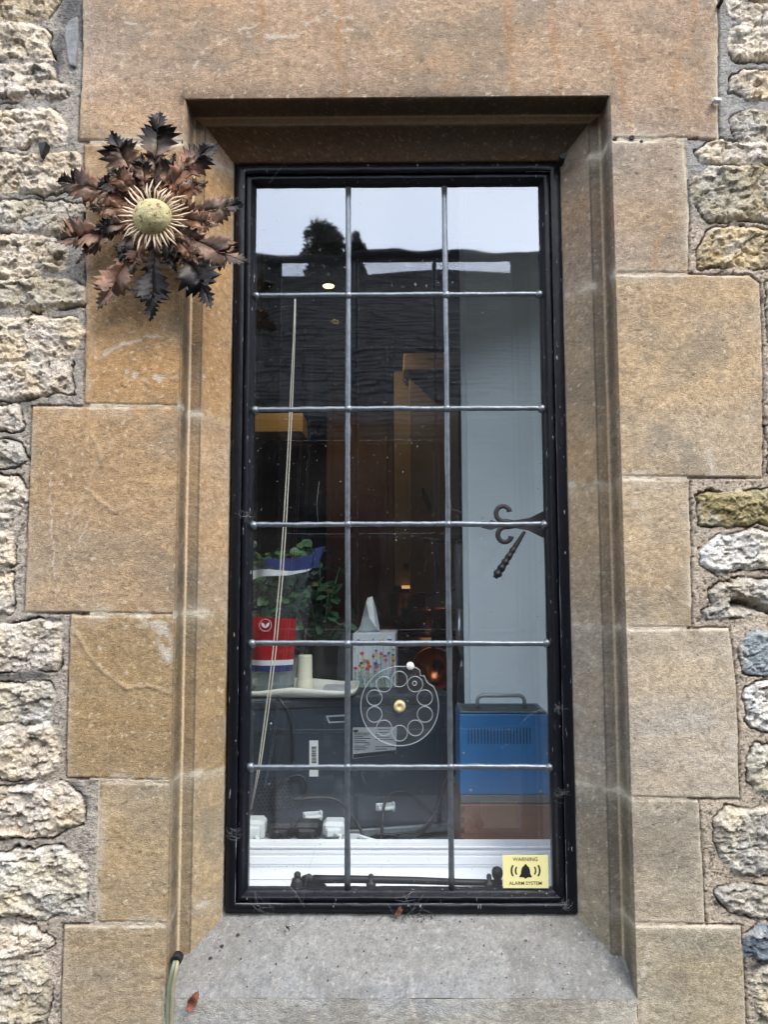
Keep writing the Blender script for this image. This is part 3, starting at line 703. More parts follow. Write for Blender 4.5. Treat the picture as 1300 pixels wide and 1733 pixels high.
rj = random.Random(3)
ring(fr, [(-.12, .134), (-.12, .112), (-.02, .1015), (.02, .0992), (.40, .0985), (.46, .1005)])
fr.build('frame', M_BLACK, win)
sa = MB(); ring(sa, [(.46, .1025), (.47, .1095), (.50, .1105), (.52, .1062), (.56, .1050), (.72, .1046), (.78, .1062), (.82, .1110), (.93, .1165), (1.0, .1180), (1.005, .124), (1.0, .134)])
sa.build('sash', M_BLACK, win)
# leads: sight lines of the cames in the glass plane
VX = [U(589, 900, YG).x, U(757, 800, YG).x]
HZ = [U(670, y, YG).z for y in (500, 693, 888, 1089, 1299)]
VX = [(U(588, 330, YG).x + U(590, 1495, YG).x) / 2, (U(752, 330, YG).x + U(766, 1495, YG).x) / 2]
def came(mb, a, b, r=.0056, seed=0):
    rr = random.Random(seed); a = Vector(a); b = Vector(b); n = 46; pts = []; rs = []
    ox = oz = 0
    for i in range(n + 1):
        ox = ox * .9 + rr.uniform(-.00035, .00035); oz = oz * .9 + rr.uniform(-.00035, .00035)
        pts.append(a.lerp(b, i / n) + Vector((ox, rr.uniform(-.0001, .0001), oz))); rs.append(r * rr.uniform(.89, 1.07))
    mb.tube(pts, rs, 10, flat=.62)
for i, x in enumerate(VX):
    m = MB(); came(m, (x, YG - .001, gB), (x + (-.0005 if i else .0003), YG - .001, gT), .0053, 20 + i); m.build('lead_came', M_LEAD, win)
for i, z in enumerate(HZ):
    m = MB(); came(m, (gL, YG - .002, z + .001), (gR, YG - .002, z + rj.uniform(-.001, .001)), .0049, 30 + i)
    o = m.build('lead_came', M_LEAD, win)
    s = MB()
    for x in VX + [gL + .002, gR - .002]:
        rr = random.Random(i * 9 + int(x * 900)); n = 9
        s.lathe([(.0001, .0055), (.0035, .0052), (.006 * rr.uniform(.9, 1.1), .0036), (.0078 * rr.uniform(.9, 1.15), .0012), (.0085, -.002)], (x, YG - .002, z + rr.uniform(-.001, .001)), 'Y', n)
    s.build('solder_joint', M_LEAD, o)
# panes
xs = [gL] + VX + [gR]; zs = [gT] + HZ + [gB]
for r in range(6):
    for c in range(3):
        x0, x1, z1, z0 = xs[c], xs[c + 1], zs[r], zs[r + 1]
        tx, tz = rj.uniform(-.0028, .0028), rj.uniform(-.0024, .0024)
        if r == 0: tx, tz = [(.001, .0002), (-.0015, -.0008), (.001, .0014)][c]
        p = MB(); w_, h_ = (x1 - x0) / 2, (z1 - z0) / 2; cx_, cz_ = (x0 + x1) / 2, (z0 + z1) / 2
        p.add([(cx_ + sx_ * w_, YG + tx * sx_ * w_ + tz * sz_ * h_, cz_ + sz_ * h_) for sx_, sz_ in ((-1, -1), (1, -1), (1, 1), (-1, 1))], [(0, 1, 2, 3)])
        p.build('pane', M_GLASS, win)

# casement stay along the bottom, on its pins
stay = thing('casement_stay', 'black iron casement stay bar lying along the bottom of the window on its pins', 'window stay', tuple(U(660, 1500, .15)))
YS = .142
def up(x, y, Y=YS): return U(x, y, Y)
m = MB(); b0 = up(503, 1508); m.lathe([(.0165, -.004), (.0145, .004), (.0105, .018), (.0095, .022), (.0055, .0225), (.0065, .026), (.0062, .031), (.003, .0335)], (b0.x, YS, b0.z), 'Z', 14); m.build('pivot', M_IRON, stay)
m = MB(); m.tube([up(512, 1489), up(522, 1487), up(535, 1492), up(552, 1500)], [.007, .0095, .006, .002], 10, flat=.6)
m.tube([up(514, 1494), up(530, 1498), up(550, 1503)], [.007, .006, .002], 8, flat=.6)
m.tube([up(530, 1488), up(556, 1488), up(600, 1488), up(700, 1490), up(780, 1493), up(850, 1494)], [.0078, .0072, .0068, .0064, .0060, .0055], 10); m.build('bar', M_IRON, stay)
for x in (628, 828):
    m = MB(); q = up(x, 1506); m.lathe([(.0095, -.003), (.0088, .010), (.0085, .016), (.0044, .0165), (.0048, .026), (.0032, .0285)], (q.x, YS - .003, q.z), 'Z', 12); m.build('pin', M_IRON, stay)
m = MB(); q = up(842, 1477); m.lathe([(.006, -.02), (.0055, -.012), (.0085, -.008), (.0102, -.002), (.0102, .003), (.008, .008), (.003, .0105)], (q.x, YS, q.z), 'Z', 16); m.build('ball_knob', M_IRON, stay)

# wrought handle
hd = thing('casement_fastener', 'wrought iron window fastener with two scrolls and twisted monkey tail handle', 'fastener', tuple(U(917, 886, .15)))
YH = .150
def pu(l, Y=YH): return [U(x, y, Y) for x, y in l]
M_RUSTY = mat('brown_black_iron', srgb(52, 46, 48), .6, metal=.2, var=.3, vscale=80, bump=.0008, bscale=200)
m = MB(); m.prism(pu([(922,864),(898,876),(868,881),(842,884),(832,880),(815,893),(832,897),(846,892),(870,893),(896,898),(922,911)]), (0, .004, 0)); m.build('backplate', M_RUSTY, hd, .0008)
def scroll(cx_, cy_, r0, a0, a1, grow, sgn=1):
    pts = []; rs = []
    for k in range(26):
        t = k / 25; a = math.radians(a0 + (a1 - a0) * t); r = r0 * (1 - grow * t)
        pts.append(U(cx_ + r * math.cos(a), cy_ + sgn * r * math.sin(a), YH - .001)); rs.append(.0050 * (1 - .15 * t) if t < .8 else .0050 * (.88 + .9 * (t - .8)))
    return pts, rs
m = MB()
p, r = scroll(853, 868, 15, 75, 350, .35); m.tube([U(872, 884, YH)] + p, [.004] + r, 8, flat=.6)
p, r = scroll(856, 906, 15, 75, 350, .35, -1); m.tube([U(874, 890, YH)] + p, [.004] + r, 8, flat=.6); m.build('scroll', M_RUSTY, hd)
m = MB(); A = U(888, 900, YH - .008); B = U(838, 978, YH - .014); N_ = 60; pts = []; rs = []
for k in range(N_):
    t = k / (N_ - 1); pts.append(A.lerp(B, t) + Vector((0, -.004 * math.sin(t * 3), 0))); rs.append((.0030 + .0052 * t ** .8) * (1 + (.13 * math.sin(t * 50) if .3 < t < .97 else 0)) * (1 if t < .96 else .6))
m.tube(pts, rs, 6, twist=.22); m.build('tail', M_IRON, hd)

# alarm sticker, on the inside of the last pane
st = thing('alarm_sticker', 'pale yellow alarm warning sticker with bell in bottom right pane', 'sticker', tuple(U(890, 1475, YG - .002)))
M_YEL = mat('yellow_sticker', srgb(240, 232, 165), .5, var=.03); M_INK = mat('black_ink', srgb(28, 27, 30), .6, var=.05)
a = U(851, 1447, YG - .003); b = U(929, 1503, YG - .003)
m = MB(); m.box((a.x, YG - .0032, b.z), (b.x, YG - .0024, a.z)); m.build('card', M_YEL, st)
def sp(x, y, d=.0034): return U(x, y, YG - d)
text('warning_text', 'WARNING', sp(889.5, 1454.5), .0092, M_INK, st, bold=.00003, sx=1.0)
text('alarm_text', 'ALARM SYSTEM', sp(890, 1495), .0085, M_INK, st, bold=.00003, sx=1.0)
m = MB(); bell = [(890,1462),(892,1463.5),(892.5,1465),(896,1468),(897.5,1474),(898,1479),(900.5,1483),(900.5,1484.5),(894,1484.5),(890,1487),(886,1484.5),(879.5,1484.5),(879.5,1483),(882,1479),(882.5,1474),(884,1468),(887.5,1465),(888,1463.5)]
m.prism([sp(*q) for q in bell], (0, -.0003, 0))
for sgn in (-1, 1):
    for rr_ in (17, 24):
        o_, i_ = [], []
        for k in range(9):
            an = math.radians(-28 + 56 * k / 8); wd = 1.5 if rr_ > 20 else 1.3
            o_.append(sp(890 + sgn * (rr_ - 0 + wd) * math.cos(an), 1473.5 + (rr_ + wd) * math.sin(an) * .82)); i_.append(sp(890 + sgn * (rr_ - wd) * math.cos(an), 1473.5 + (rr_ - wd) * math.sin(an) * .82))
        vs = o_ + i_; m.add(vs, [(k, k + 1, 9 + k + 1, 9 + k) for k in range(8)])
m.build('bell_symbol', M_INK, st)

# round plastic ventilator set in the glass
vt = thing('window_vent', 'round clear plastic ventilator with ten holes and brass centre knob in window pane', 'vent', tuple(U(676.5, 1195, YG)))
M_CLR = glass_mat('clear_plastic', (.93, .95, .95), (.06, .06, .06), 0, 5, .15, .10)
M_RIM = mat('plastic_edge', srgb(150, 157, 160), .3, var=.2, vscale=60, spec=.6)
VC = U(676.5, 1195, YG - .004); VY = YG - .004
PXM = 1.37 / 1251
def circ(cx_, cz_, r, n=40, Y=VY): return [Vector((cx_ + r * math.cos(2 * math.pi * k / n), Y, cz_ + r * math.sin(2 * math.pi * k / n))) for k in range(n)]
R0 = 64.5 * PXM
rim = []
for k in range(72):
    a_ = 2 * math.pi * k / 72; d = math.degrees(a_); r = R0
    if 50 < d < 84: r = R0 * (1 + .06 * math.sin(math.radians((d - 50) / 34 * 180)) - .09 * (1 if 50 < d < 56 else 0))
    if 30 < d < 50: r = R0 * (1 - .07 * math.sin(math.radians((d - 30) / 20 * 180)))
    rim.append(Vector((VC.x + r * math.cos(a_), VY, VC.z + r * math.sin(a_))))
m = MB(); m.tube(rim, .0008, 6, close=True)
for k in range(10):
    a_ = math.radians(90 + 36 * k); m.tube(circ(VC.x + 44 * PXM * math.cos(a_), VC.z + 44 * PXM * math.sin(a_), 12.7 * PXM, 28), .0007, 6, close=True)
m.tube(circ(VC.x + 25 * PXM, VC.z + 37 * PXM, 3.5 * PXM, 16), .0009, 5, close=True)
m.build('rim', M_RIM, vt)
m = MB(); m.add(rim, [tuple(range(72))]); m.build('disc', M_CLR, vt)
M_KNOB = mat('aged_brass', srgb(206, 190, 140), .5, metal=.2, var=.25, vscale=150, bump=.0006, bscale=300)
m = MB(); m.lathe([(.0108, -.001), (.0108, .003), (.0095, .006), (.004, .0065), (.0035, .0052), (.0001, .005)], (VC.x, VY - .001, VC.z), 'Y', 24); m.build('knob', M_KNOB, vt)
q = U(694.5, 1127, VY); m = MB(); m.lathe([(.0072, -.001), (.0072, .003), (.006, .0045), (.0001, .005)], (q.x, VY, q.z), 'Y', 20); m.build('button', mat('white_nylon', srgb(222, 222, 222), .45, var=.08, vscale=200, bump=.0005, bscale=300), vt)

# ------------------------------------------------------------------ secondary glazing inside
sec = thing('secondary_glazing', 'white ridged inner window rail with clear sliding glass behind the leaded casement', 'secondary glazing', tuple(U(670, 1490, .26)))
YR = .262
rt, rb = U(670, 1431, YR).z, U(670, 1489, YR).z
m = MB(); hh = (rt - rb)
for z0, z1, y in ((0, .38, 0), (.39, .46, -.002), (.47, .70, -.004), (.71, .76, -.0015), (.77, .86, -.003), (.87, .93, -.001), (.94, 1.0, -.005)):
    m.box((-.56, YR + y, rb + hh * z0), (.52, YR + .035, rb + hh * (z1 + .004)), bev=.0007)
m.build('bottom_rail', M_WHITE, sec)
m = MB(); m.add([(-.5, YR + .016, rt - .005), (.52, YR + .016, rt - .005), (.52, YR + .016 + .0125, CAMZ + 1.0), (-.5, YR + .016 + .0125, CAMZ + 1.0)], [(0, 1, 2, 3)]); gl2 = m.build('inner_pane', M_GLASS2, sec)
lz = rb - .001
m = MB(); m.box((-.56, .135, lz - .03), (.52, .300, lz)); o = m.build('window_ledge', M_LEDGE); tag(o, 'white painted ledge with dark specks below the ridged inner rail', 'ledge')
WT = CAMZ - .60
m = MB(); m.box((-1.6, .301, WT - .04), (.9, 1.02, WT), bev=.002); o = m.build('worktop', mat('pale_worktop', srgb(176, 186, 184), .5, var=.08, vscale=25)); tag(o, 'pale grey worktop inside the window under the appliance and plugs', 'worktop')
# blind cords
M_CORD = mat('cream_cord', srgb(205, 200, 186), .8, var=.1)
m = MB(); YC = .20
for dx in (0, 5):
    m.tube([U(x + dx * k, y, YC) for x, y, k in ((499,506,.2),(497,560,.4),(492,660,.7),(486,780,.8),(480,880,.9),(473,980,1),(462,1100,1),(450,1200,.9),(438,1290,.7),(424,1370,.2))], .0011, 6)
o = m.build('blind_cord', M_CORD); tag(o, 'thin cream twin blind cord hanging slantwise down the left panes', 'cord')
# pale board on the right
m = MB(); A = U(945, 1190, .46); B = U(797, 1190, .54); dv = (B - A); dv.z = 0; nv = Vector((dv.y, -dv.x, 0)).normalized() * -1
bt = CAMZ + .98
rp = thing('painted_door', 'pale grey painted door standing ajar at right behind the blue case', 'door', (A.x, A.y, WT))
m.add([(A.x, A.y, WT), (B.x, B.y, WT), (B.x, B.y, bt), (A.x, A.y, bt), (A.x + .03, A.y + .02, WT), (B.x + .03, B.y + .02, WT), (B.x + .03, B.y + .02, bt), (A.x + .03, A.y + .02, bt)],
      [(0, 1, 2, 3), (4, 7, 6, 5), (0, 4, 5, 1), (2, 6, 7, 3), (1, 5, 6, 2), (0, 3, 7, 4)]); m.build('door_panel', M_PLASTER, rp)
B2 = B + dv.normalized() * .004; B3 = U(786, 1190, .552)
m = MB(); m.add([(B2.x, B2.y - .006, WT), (B3.x, B3.y - .006, WT), (B3.x, B3.y - .006, bt), (B2.x, B2.y - .006, bt), (B2.x + .02, B2.y + .02, WT), (B3.x + .02, B3.y + .03, WT), (B3.x + .02, B3.y + .03, bt), (B2.x + .02, B2.y + .02, bt)],
      [(0, 1, 2, 3), (4, 7, 6, 5), (0, 4, 5, 1), (2, 6, 7, 3), (1, 5, 6, 2), (0, 3, 7, 4)]); m.build('edge_trim', M_PLASTER, rp)

# ------------------------------------------------------------------ room
def struct(o): o['kind'] = 'structure'; return o
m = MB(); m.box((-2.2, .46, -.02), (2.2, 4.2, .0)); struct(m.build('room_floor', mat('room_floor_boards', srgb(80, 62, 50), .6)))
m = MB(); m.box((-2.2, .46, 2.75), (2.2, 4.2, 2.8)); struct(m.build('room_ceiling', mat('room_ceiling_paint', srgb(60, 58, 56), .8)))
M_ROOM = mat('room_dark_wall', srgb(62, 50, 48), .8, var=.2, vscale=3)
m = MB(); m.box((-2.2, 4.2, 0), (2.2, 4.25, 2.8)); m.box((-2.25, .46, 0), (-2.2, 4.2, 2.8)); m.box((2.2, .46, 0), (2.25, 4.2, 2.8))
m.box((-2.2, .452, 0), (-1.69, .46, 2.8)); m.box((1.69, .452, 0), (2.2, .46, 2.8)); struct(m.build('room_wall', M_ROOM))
# ceiling lamp
q = U(556, 484, 1.7)
lamp = thing('ceiling_lamp', 'small lit warm ceiling lamp glimpsed through the upper left panes', 'lamp', tuple(q))
m = MB(); m.lathe([(.0, -.006), (.016, -.005), (.022, -.003), (.024, 0)], q, 'Z', 20); m.build('diffuser', mat('lit_diffuser', (.9, .8, .5), .5, emis=(1, .74, .30), es=1.7), lamp)
m = MB(); m.lathe([(.034, .0), (.034, .008), (.012, .02), (.006, .04), (.006, 2.75 - q.z)], q, 'Z', 20); m.build('fitting', M_IRON, lamp)
ld = bpy.data.lights.new('lamp_light', 'SPOT'); ld.energy = 5; ld.color = (1, .66, .30); ld.shadow_soft_size = .01; ld.spot_size = math.radians(140); ld.spot_blend = .6
lo = bpy.data.objects.new('lamp_light', ld); link(lo, lamp); lo.location = (0, 0, -.02)
# beam lit warm
M_PINE = mat('golden_pine', srgb(176, 156, 116), .5, var=.2, vscale=12, aniso=(.15, 1, 3))
a = U(300, 700, 2.05); b = U(512, 731, 2.05); c = U(583, 732, 2.05)
m = MB(); m.box((a.x, 2.05, b.z), (b.x, 2.25, a.z), bev=.003); o = m.build('shelf', M_PINE); tag(o, 'golden wooden shelf lit warm in the dark room at left', 'shelf')
# dark brown timber partition and cupboards
M_BRN = mat('dark_brown_timber', srgb(78, 56, 50), .55, var=.25, vscale=10, aniso=(3, 3, .3))
a = U(553, 560, 2.4); b = U(668, 1100, 2.4)
m = MB(); m.box((a.x, 2.4, 0), (b.x, 2.5, a.z), bev=.004); m.box((a.x + .03, 2.392, .6), (b.x - .03, 2.401, a.z - .08), bev=.003); o = m.build('timber_partition', M_BRN); tag(o, 'dark brown timber partition in the room behind the tissue box', 'partition')
M_CUP = mat('taupe_cupboard', srgb(122, 114, 108), .6, var=.08, vscale=8)
a = U(667, 628, 2.0); b = U(697, 992, 2.0); c = U(692, 612, 1.85); d = U(764, 1040, 1.85); e = U(683, 598, 1.80); f = U(776, 626, 1.8)
cb = thing('wall_cupboard', 'tall taupe wall cupboard with star cut-out in the dark room', 'cupboard', (c.x, 1.85, d.z))
m = MB(); m.box((a.x, 2.0, b.z), (b.x, 2.2, a.z), bev=.003); m.build('side_panel', M_CUP, cb)
m = MB(); m.box((c.x + .002, 1.85, d.z), (d.x + .04, 2.1, c.z), bev=.003); m.build('door', M_CUP, cb)
m = MB(); m.box((e.x, 1.80, f.z), (f.x + .03, 2.12, e.z), bev=.003); m.build('cornice', mat('cupboard_cornice', srgb(150, 132, 104), .6), cb)
q = U(716, 833, 1.848); m = MB(); m.box((q.x - .004, 1.838, q.z - .018), (q.x + .004, 1.8495, q.z + .018), bev=.002); m.build('handle', M_IRON, cb)
q = U(687, 957, 1.996); m = MB(); m.prism([(q.x + (.018 if k % 2 == 0 else .007) * math.sin(k * math.pi / 5), 1.996, q.z + (.018 if k % 2 == 0 else .007) * math.cos(k * math.pi / 5)) for k in range(10)], (0, .003, 0)); m.build('star', M_IRON, cb)
# copper pans on a stove below
M_COP = mat('polished_copper', srgb(190, 110, 70), .22, metal=1, var=.1); M_STEEL = mat('brushed_steel', srgb(150, 155, 160), .3, metal=.9, var=.1)
def pan(x, y, Y, r, lab, face=True):
    q = U(x, y, Y); o = thing('copper_pan', lab, 'pan', tuple(q), 'copper pans in the dark kitchen')
    m = MB()
    if face: m.lathe([(r * .8, -.05), (r * .97, -.04), (r, 0), (r * 1.03, .003), (r * .97, 0), (r * .93, -.037), (.001, -.045)], q, 'Y', 36)
    else: m.lathe([(.0, 0), (r * .95, 0), (r, .01), (r, .09), (r * 1.03, .093), (r * .97, .088), (r * .95, .012), (.0, .008)], q, 'Z', 36)
    m.build('bowl', M_COP, o)
    m = MB(); h0 = q + Vector((0, -.01, r)) if face else q + Vector((r, 0, .08))
    m.tube([h0, h0 + (Vector((.0, 0, .05)) if face else Vector((.06, 0, .02))), h0 + (Vector((0, .0, .12)) if face else Vector((.14, 0, .03)))], [.006, .004, .006], 8, flat=.5); m.build('handle', M_IRON, o)
pan(733, 1132, 1.05, .065, 'round copper pan standing upright behind the round ventilator')
pan(727, 1075, 1.35, .10, 'shallow copper pan with rim catching orange light behind tissue box', False)
pan(690, 1045, 1.6, .07, 'small copper pan under the taupe cupboard', False)
a = U(655, 1110, 1.3); m = MB(); m.box((a.x - .1, 1.15, .9), (a.x + .75, 1.9, U(727, 1085, 1.35).z - .002), bev=.004); o = m.build('stove', mat('dark_stove_enamel', srgb(40, 34, 36), .3, var=.2)); tag(o, 'dark kitchen stove carrying the copper pans', 'stove')
# small warm glow under the cupboard: glowing strip added as a copper glint
q0 = U(680, 991, 1.98); q1 = U(697, 996, 1.98); m = MB(); m.box((q0.x, 1.95, q1.z), (q1.x, 1.99, q0.z), bev=.001)
o = m.build('glint_strip', mat('warm_glint', (.7, .4, .2), .5, emis=(1, .5, .22), es=.35)); tag(o, 'small glowing strip added as a warm copper glint under the taupe cupboard', 'lamp')
q0 = U(712, 1058, 1.6); q1 = U(732, 1066, 1.6); m = MB(); m.box((q0.x, 1.6, q1.z), (q1.x, 1.62, q0.z), bev=.001)  # second glowing strip, added as a glint off the copper pans
o = m.build('pan_glint_strip', mat('orange_glint', (.7, .4, .2), .5, emis=(1, .45, .15), es=.7)); tag(o, 'short glowing orange strip added as a copper glint behind the pans', 'lamp')
# hanging whisk on a rail
wk = thing('hanging_whisk', 'steel balloon whisk hanging from a dark hook beside the pale door', 'whisk', tuple(U(779, 1030, .62)))
YW = .62
m = MB(); m.tube([U(717, 915, YW), U(740, 914, YW), U(790, 917, YW)], [.006, .0055, .005], 10); m.build('hook_bar', M_IRON, wk)
m = MB(); m.tube([U(777, 920, YW), U(778, 1030, YW)], .0105, 12); m.build('grip', mat('grey_grip', srgb(84, 84, 88), .6), wk)
m = MB(); m.tube([U(778, 1031, YW), U(778, 1085, YW), U(781, 1105, YW), U(782, 1116, YW)], [.0108, .0105, .005, .002], 12); m.build('ferrule', M_STEEL, wk)
m = MB()
for k in range(4):
    d = (k - 1.5) * 3.2
    m.tube([U(782, 1114, YW), U(781 + d * .6, 1135, YW), U(780 + d, 1165, YW), U(779 + d * .9, 1190, YW), U(779, 1200, YW)], .0009, 5)
m.build('wires', M_STEEL, wk)

# ------------------------------------------------------------------ things on the inner sill
# rotated back of a microwave oven
ang = math.radians(12)
mw0 = U(764, 1400, .505)                               # its right corner
mz0, mz1 = WT + .016, CAMZ - .273
MWid, MDep = .56, .33
MW = Matrix.Translation((mw0.x, mw0.y, 0)) @ Matrix.Rotation(ang, 4, 'Z')     # local x from -MWid to 0, y 0..MDep
mw = thing('microwave_oven', 'dark grey back of a microwave oven with vents, labels and cable clips', 'microwave', tuple(MW @ Vector((-.3, .15, mz0))))
M_MW = mat('dark_grey_steel', srgb(46, 55, 66), .45, metal=.2, var=.12, vscale=6, bump=.0002, bscale=300)
M_MWD = mat('black_hole', srgb(14, 15, 18), .7)
m = MB(); m.box((-MWid, 0, mz0 + .018), (0, MDep, mz1), bev=.004, M=MW); m.build('casing', M_MW, mw)
m = MB(); m.box((-MWid, -.006, mz0), (.002, MDep, mz0 + .0175), bev=.002, M=MW); m.build('base_plate', mat('grey_base', srgb(112, 120, 126), .45, metal=.2), mw)
m = MB(); m.box((-MWid + .01, -.003, mz1 - .022), (-.01, .0, mz1 - .006), bev=.001, M=MW); m.box((-.022, -.003, mz0 + .02), (-.012, .0, mz1 - .024), bev=.001, M=MW); m.build('seam', mat('dark_seam', srgb(40, 46, 54), .5), mw)
for x in (-.50, -.05):
    m = MB(); m.lathe([(.012, 0), (.012, .016)], MW @ Vector((x, .03, WT)), 'Z', 12); m.build('foot', M_MWD, mw)
def mwp(px_, py_, off=0.0):
    """point of the oven's back at a photo position"""
    o_ = Vector((0, CAMY, CAMZ)); d_ = U(px_, py_, 1.0) - o_
    n_ = (MW.to_3x3() @ Vector((0, -1, 0))); p0 = MW @ Vector((0, 0, 0)); t_ = (p0 - o_).dot(n_) / d_.dot(n_)
    return o_ + d_ * t_ + n_ * off
MWi = MW.inverted()
def mwl(px_, py_): v = MWi @ mwp(px_, py_); return v
def hexgrid(x0, y0, x1, y1, st, r):
    mm_ = MB(); j = 0; a_ = mwl(x0, y0); b_ = mwl(x1, y1); z = b_.z
    while z < a_.z:
        x = a_.x + (st / 2 if j % 2 else 0)
        while x < b_.x:
            mm_.add([MW @ Vector((x + r * math.cos(k * math.pi / 3), -.0006, z + r * math.sin(k * math.pi / 3))) for k in range(6)], [(0, 1, 2, 3, 4, 5)]); x += st
        z += st * .87; j += 1
    return mm_
m = hexgrid(400, 1238, 492, 1292, .0056, .0019); m.build('vent_holes', M_MWD, mw)
m = hexgrid(395, 1318, 494, 1368, .0085, .0030); m.build('vent_holes', M_MWD, mw)
def mbar(mm_, pts, rad, n=8, off=.004): mm_.tube([mwp(x, y, off) for x, y in pts], rad, n)
m = MB(); mbar(m, [(470,1180),(485,1200),(494,1225),(496,1255),(495,1290)], .0032, 8, .002); m.build('edge_fold', mat('dark_fold', srgb(30, 34, 40), .4), mw)
M_STK = mat('silver_label', srgb(148, 154, 158), .45, var=.05); M_WST = mat('white_label', srgb(205, 208, 210), .5, var=.04)
def mquad(mm_, x0, y0, x1, y1, off=.0006, mi=0):
    mm_.add([mwp(x0, y1, off), mwp(x1, y1, off), mwp(x1, y0, off), mwp(x0, y0, off)], [(0, 1, 2, 3)], mi)
m = MB(); m.add([mwp(551, 1211, .0006), mwp(588, 1209, .0006), mwp(588, 1222, .0006), mwp(556, 1224, .0006)], [(0, 1, 2, 3)]); m.add([mwp(555, 1213.5, .001), mwp(588, 1212, .001), mwp(588, 1219.5, .001), mwp(558, 1221, .001)], [(0, 1, 2, 3)], 1); m.build('warning_label', [M_STK, M_MW], mw)
m = MB(); mquad(m, 523.5, 1253, 538.5, 1314)
yy = 1263; rb_ = random.Random(8)
while yy < 1290:
    t_ = rb_.choice([.5, .8, 1.2, 1.7]); mquad(m, 527, yy, 535.5, yy + t_, .001, 1); yy += t_ + rb_.choice([.6, .9, 1.3])
m.build('barcode_label', [M_WST, M_INK], mw)
m = MB(); m.add([mwp(597, 1231, .0006), mwp(672, 1230, .0006), mwp(670, 1275, .0006), mwp(597, 1284, .0006)][::-1], [(0, 1, 2, 3)])
m.add([mwp(598, 1276, .001), mwp(670, 1269, .001), mwp(669, 1275, .001), mwp(598, 1283, .001)][::-1], [(0, 1, 2, 3)], 1)
for (x0, x1, ys_) in ((599, 628, (1240, 1243, 1246, 1249, 1253, 1256, 1262, 1265, 1268)), (635, 668, (1234, 1239, 1243, 1247, 1251, 1263, 1267))):
    for y in ys_: mquad(m, x0, y, x1 - rb_.uniform(0, 14), y + 1.1, .001, 1)
m.build('rating_label', [M_STK, M_INK], mw)
text('ce_text', 'CE', mwp(622, 1259, .0014), .009, M_INK, mw, rotz=ang); text('maker_text', 'age', mwp(602, 1236, .0014), .008, M_INK, mw, rotz=ang, bold=.0003)
for q_ in ((458, 1225), (455, 1327), (606, 1398)): m = MB(); m.lathe([(.0035, 0), (.003, .002), (.0001, .0028)], mwp(q_[0], q_[1], 0), 'Y', 10); m.build('screw', M_STEEL, mw)
M_CLIP = mat('white_clip_plastic', srgb(210, 214, 216), .4, var=.03)
for cx_, cy_ in ((529, 1379), (652, 1364)):
    m = MB(); p0 = mwp(cx_, cy_, .001); R_ = Matrix.Translation(p0) @ Matrix.Rotation(ang, 4, 'Z')
    m.box((-.022, -.004, -.008), (.022, .0, .008), bev=.001, M=R_); m.box((-.019, -.014, -.007), (-.015, -.003, .007), bev=.001, M=R_); m.box((.015, -.014, -.009), (.019, -.003, .011), bev=.001, M=R_)
    m.tube([R_ @ Vector((-.017 + .034 * k / 10, -.012 - .004 * math.sin(k / 10 * math.pi), -.001)) for k in range(11)], .0045, 8, flat=1.0); m.build('cable_clip', M_CLIP, mw)

# tray with things on the oven
TZ = mz1
tray = MB()
def tpoint(x, y, Y=.50): return U(x, y, Y)
tx0, tx1 = U(395, 1165, .50).x, U(607, 1165, .50).x
ncol = 40; rows_ = []
for j, (dy, dz, inset) in enumerate(((0, .018, 0), (.004, .017, .004), (.010, .004, .012), (.02, .001, .02), (.10, .001, .02), (.11, .004, .012), (.118, .016, .004), (.122, .017, 0), (.118, .019, -.001), (.108, .006, .01))):
    pass
def tray_ring(d, z, wob):
    pts = []; cx_, cyv = (tx0 + tx1) / 2, .50; hx, hy = (tx1 - tx0) / 2 - d, .085 - d
    for k in range(72):
        a_ = 2 * math.pi * k / 72; ca, sa_ = math.cos(a_), math.sin(a_); e = .28
        x = cx_ + hx * math.copysign(abs(ca) ** e, ca); y = cyv + hy * math.copysign(abs(sa_) ** e, sa_)
        pts.append((x, y, TZ + z + wob * (.0045 * math.sin((x - cx_) * 34 + 1.1))))
    return pts
rings = [tray_ring(.016, .0006, 0), tray_ring(.006, .004, 0), tray_ring(.001, .012, .6), tray_ring(0, .019, 1), tray_ring(.002, .021, 1), tray_ring(.005, .019, 1), tray_ring(.010, .008, .5), tray_ring(.019, .004, 0)]
for r_ in rings: tray.v += r_
for i in range(len(rings) - 1):
    for k in range(72): tray.f.append((i * 72 + k, i * 72 + (k + 1) % 72, (i + 1) * 72 + (k + 1) % 72, (i + 1) * 72 + k)); tray.m.append(0); tray.sm.append(True)
for i in (0, len(rings) - 1): tray.f.append(tuple(i * 72 + k for k in range(72))); tray.m.append(0); tray.sm.append(False)
o = tray.build('serving_tray', mat('cream_melamine', srgb(206, 208, 200), .35, var=.03)); tag(o, 'pale cream tray with wavy rim lying on top of the microwave', 'tray')
TB = TZ + .0045
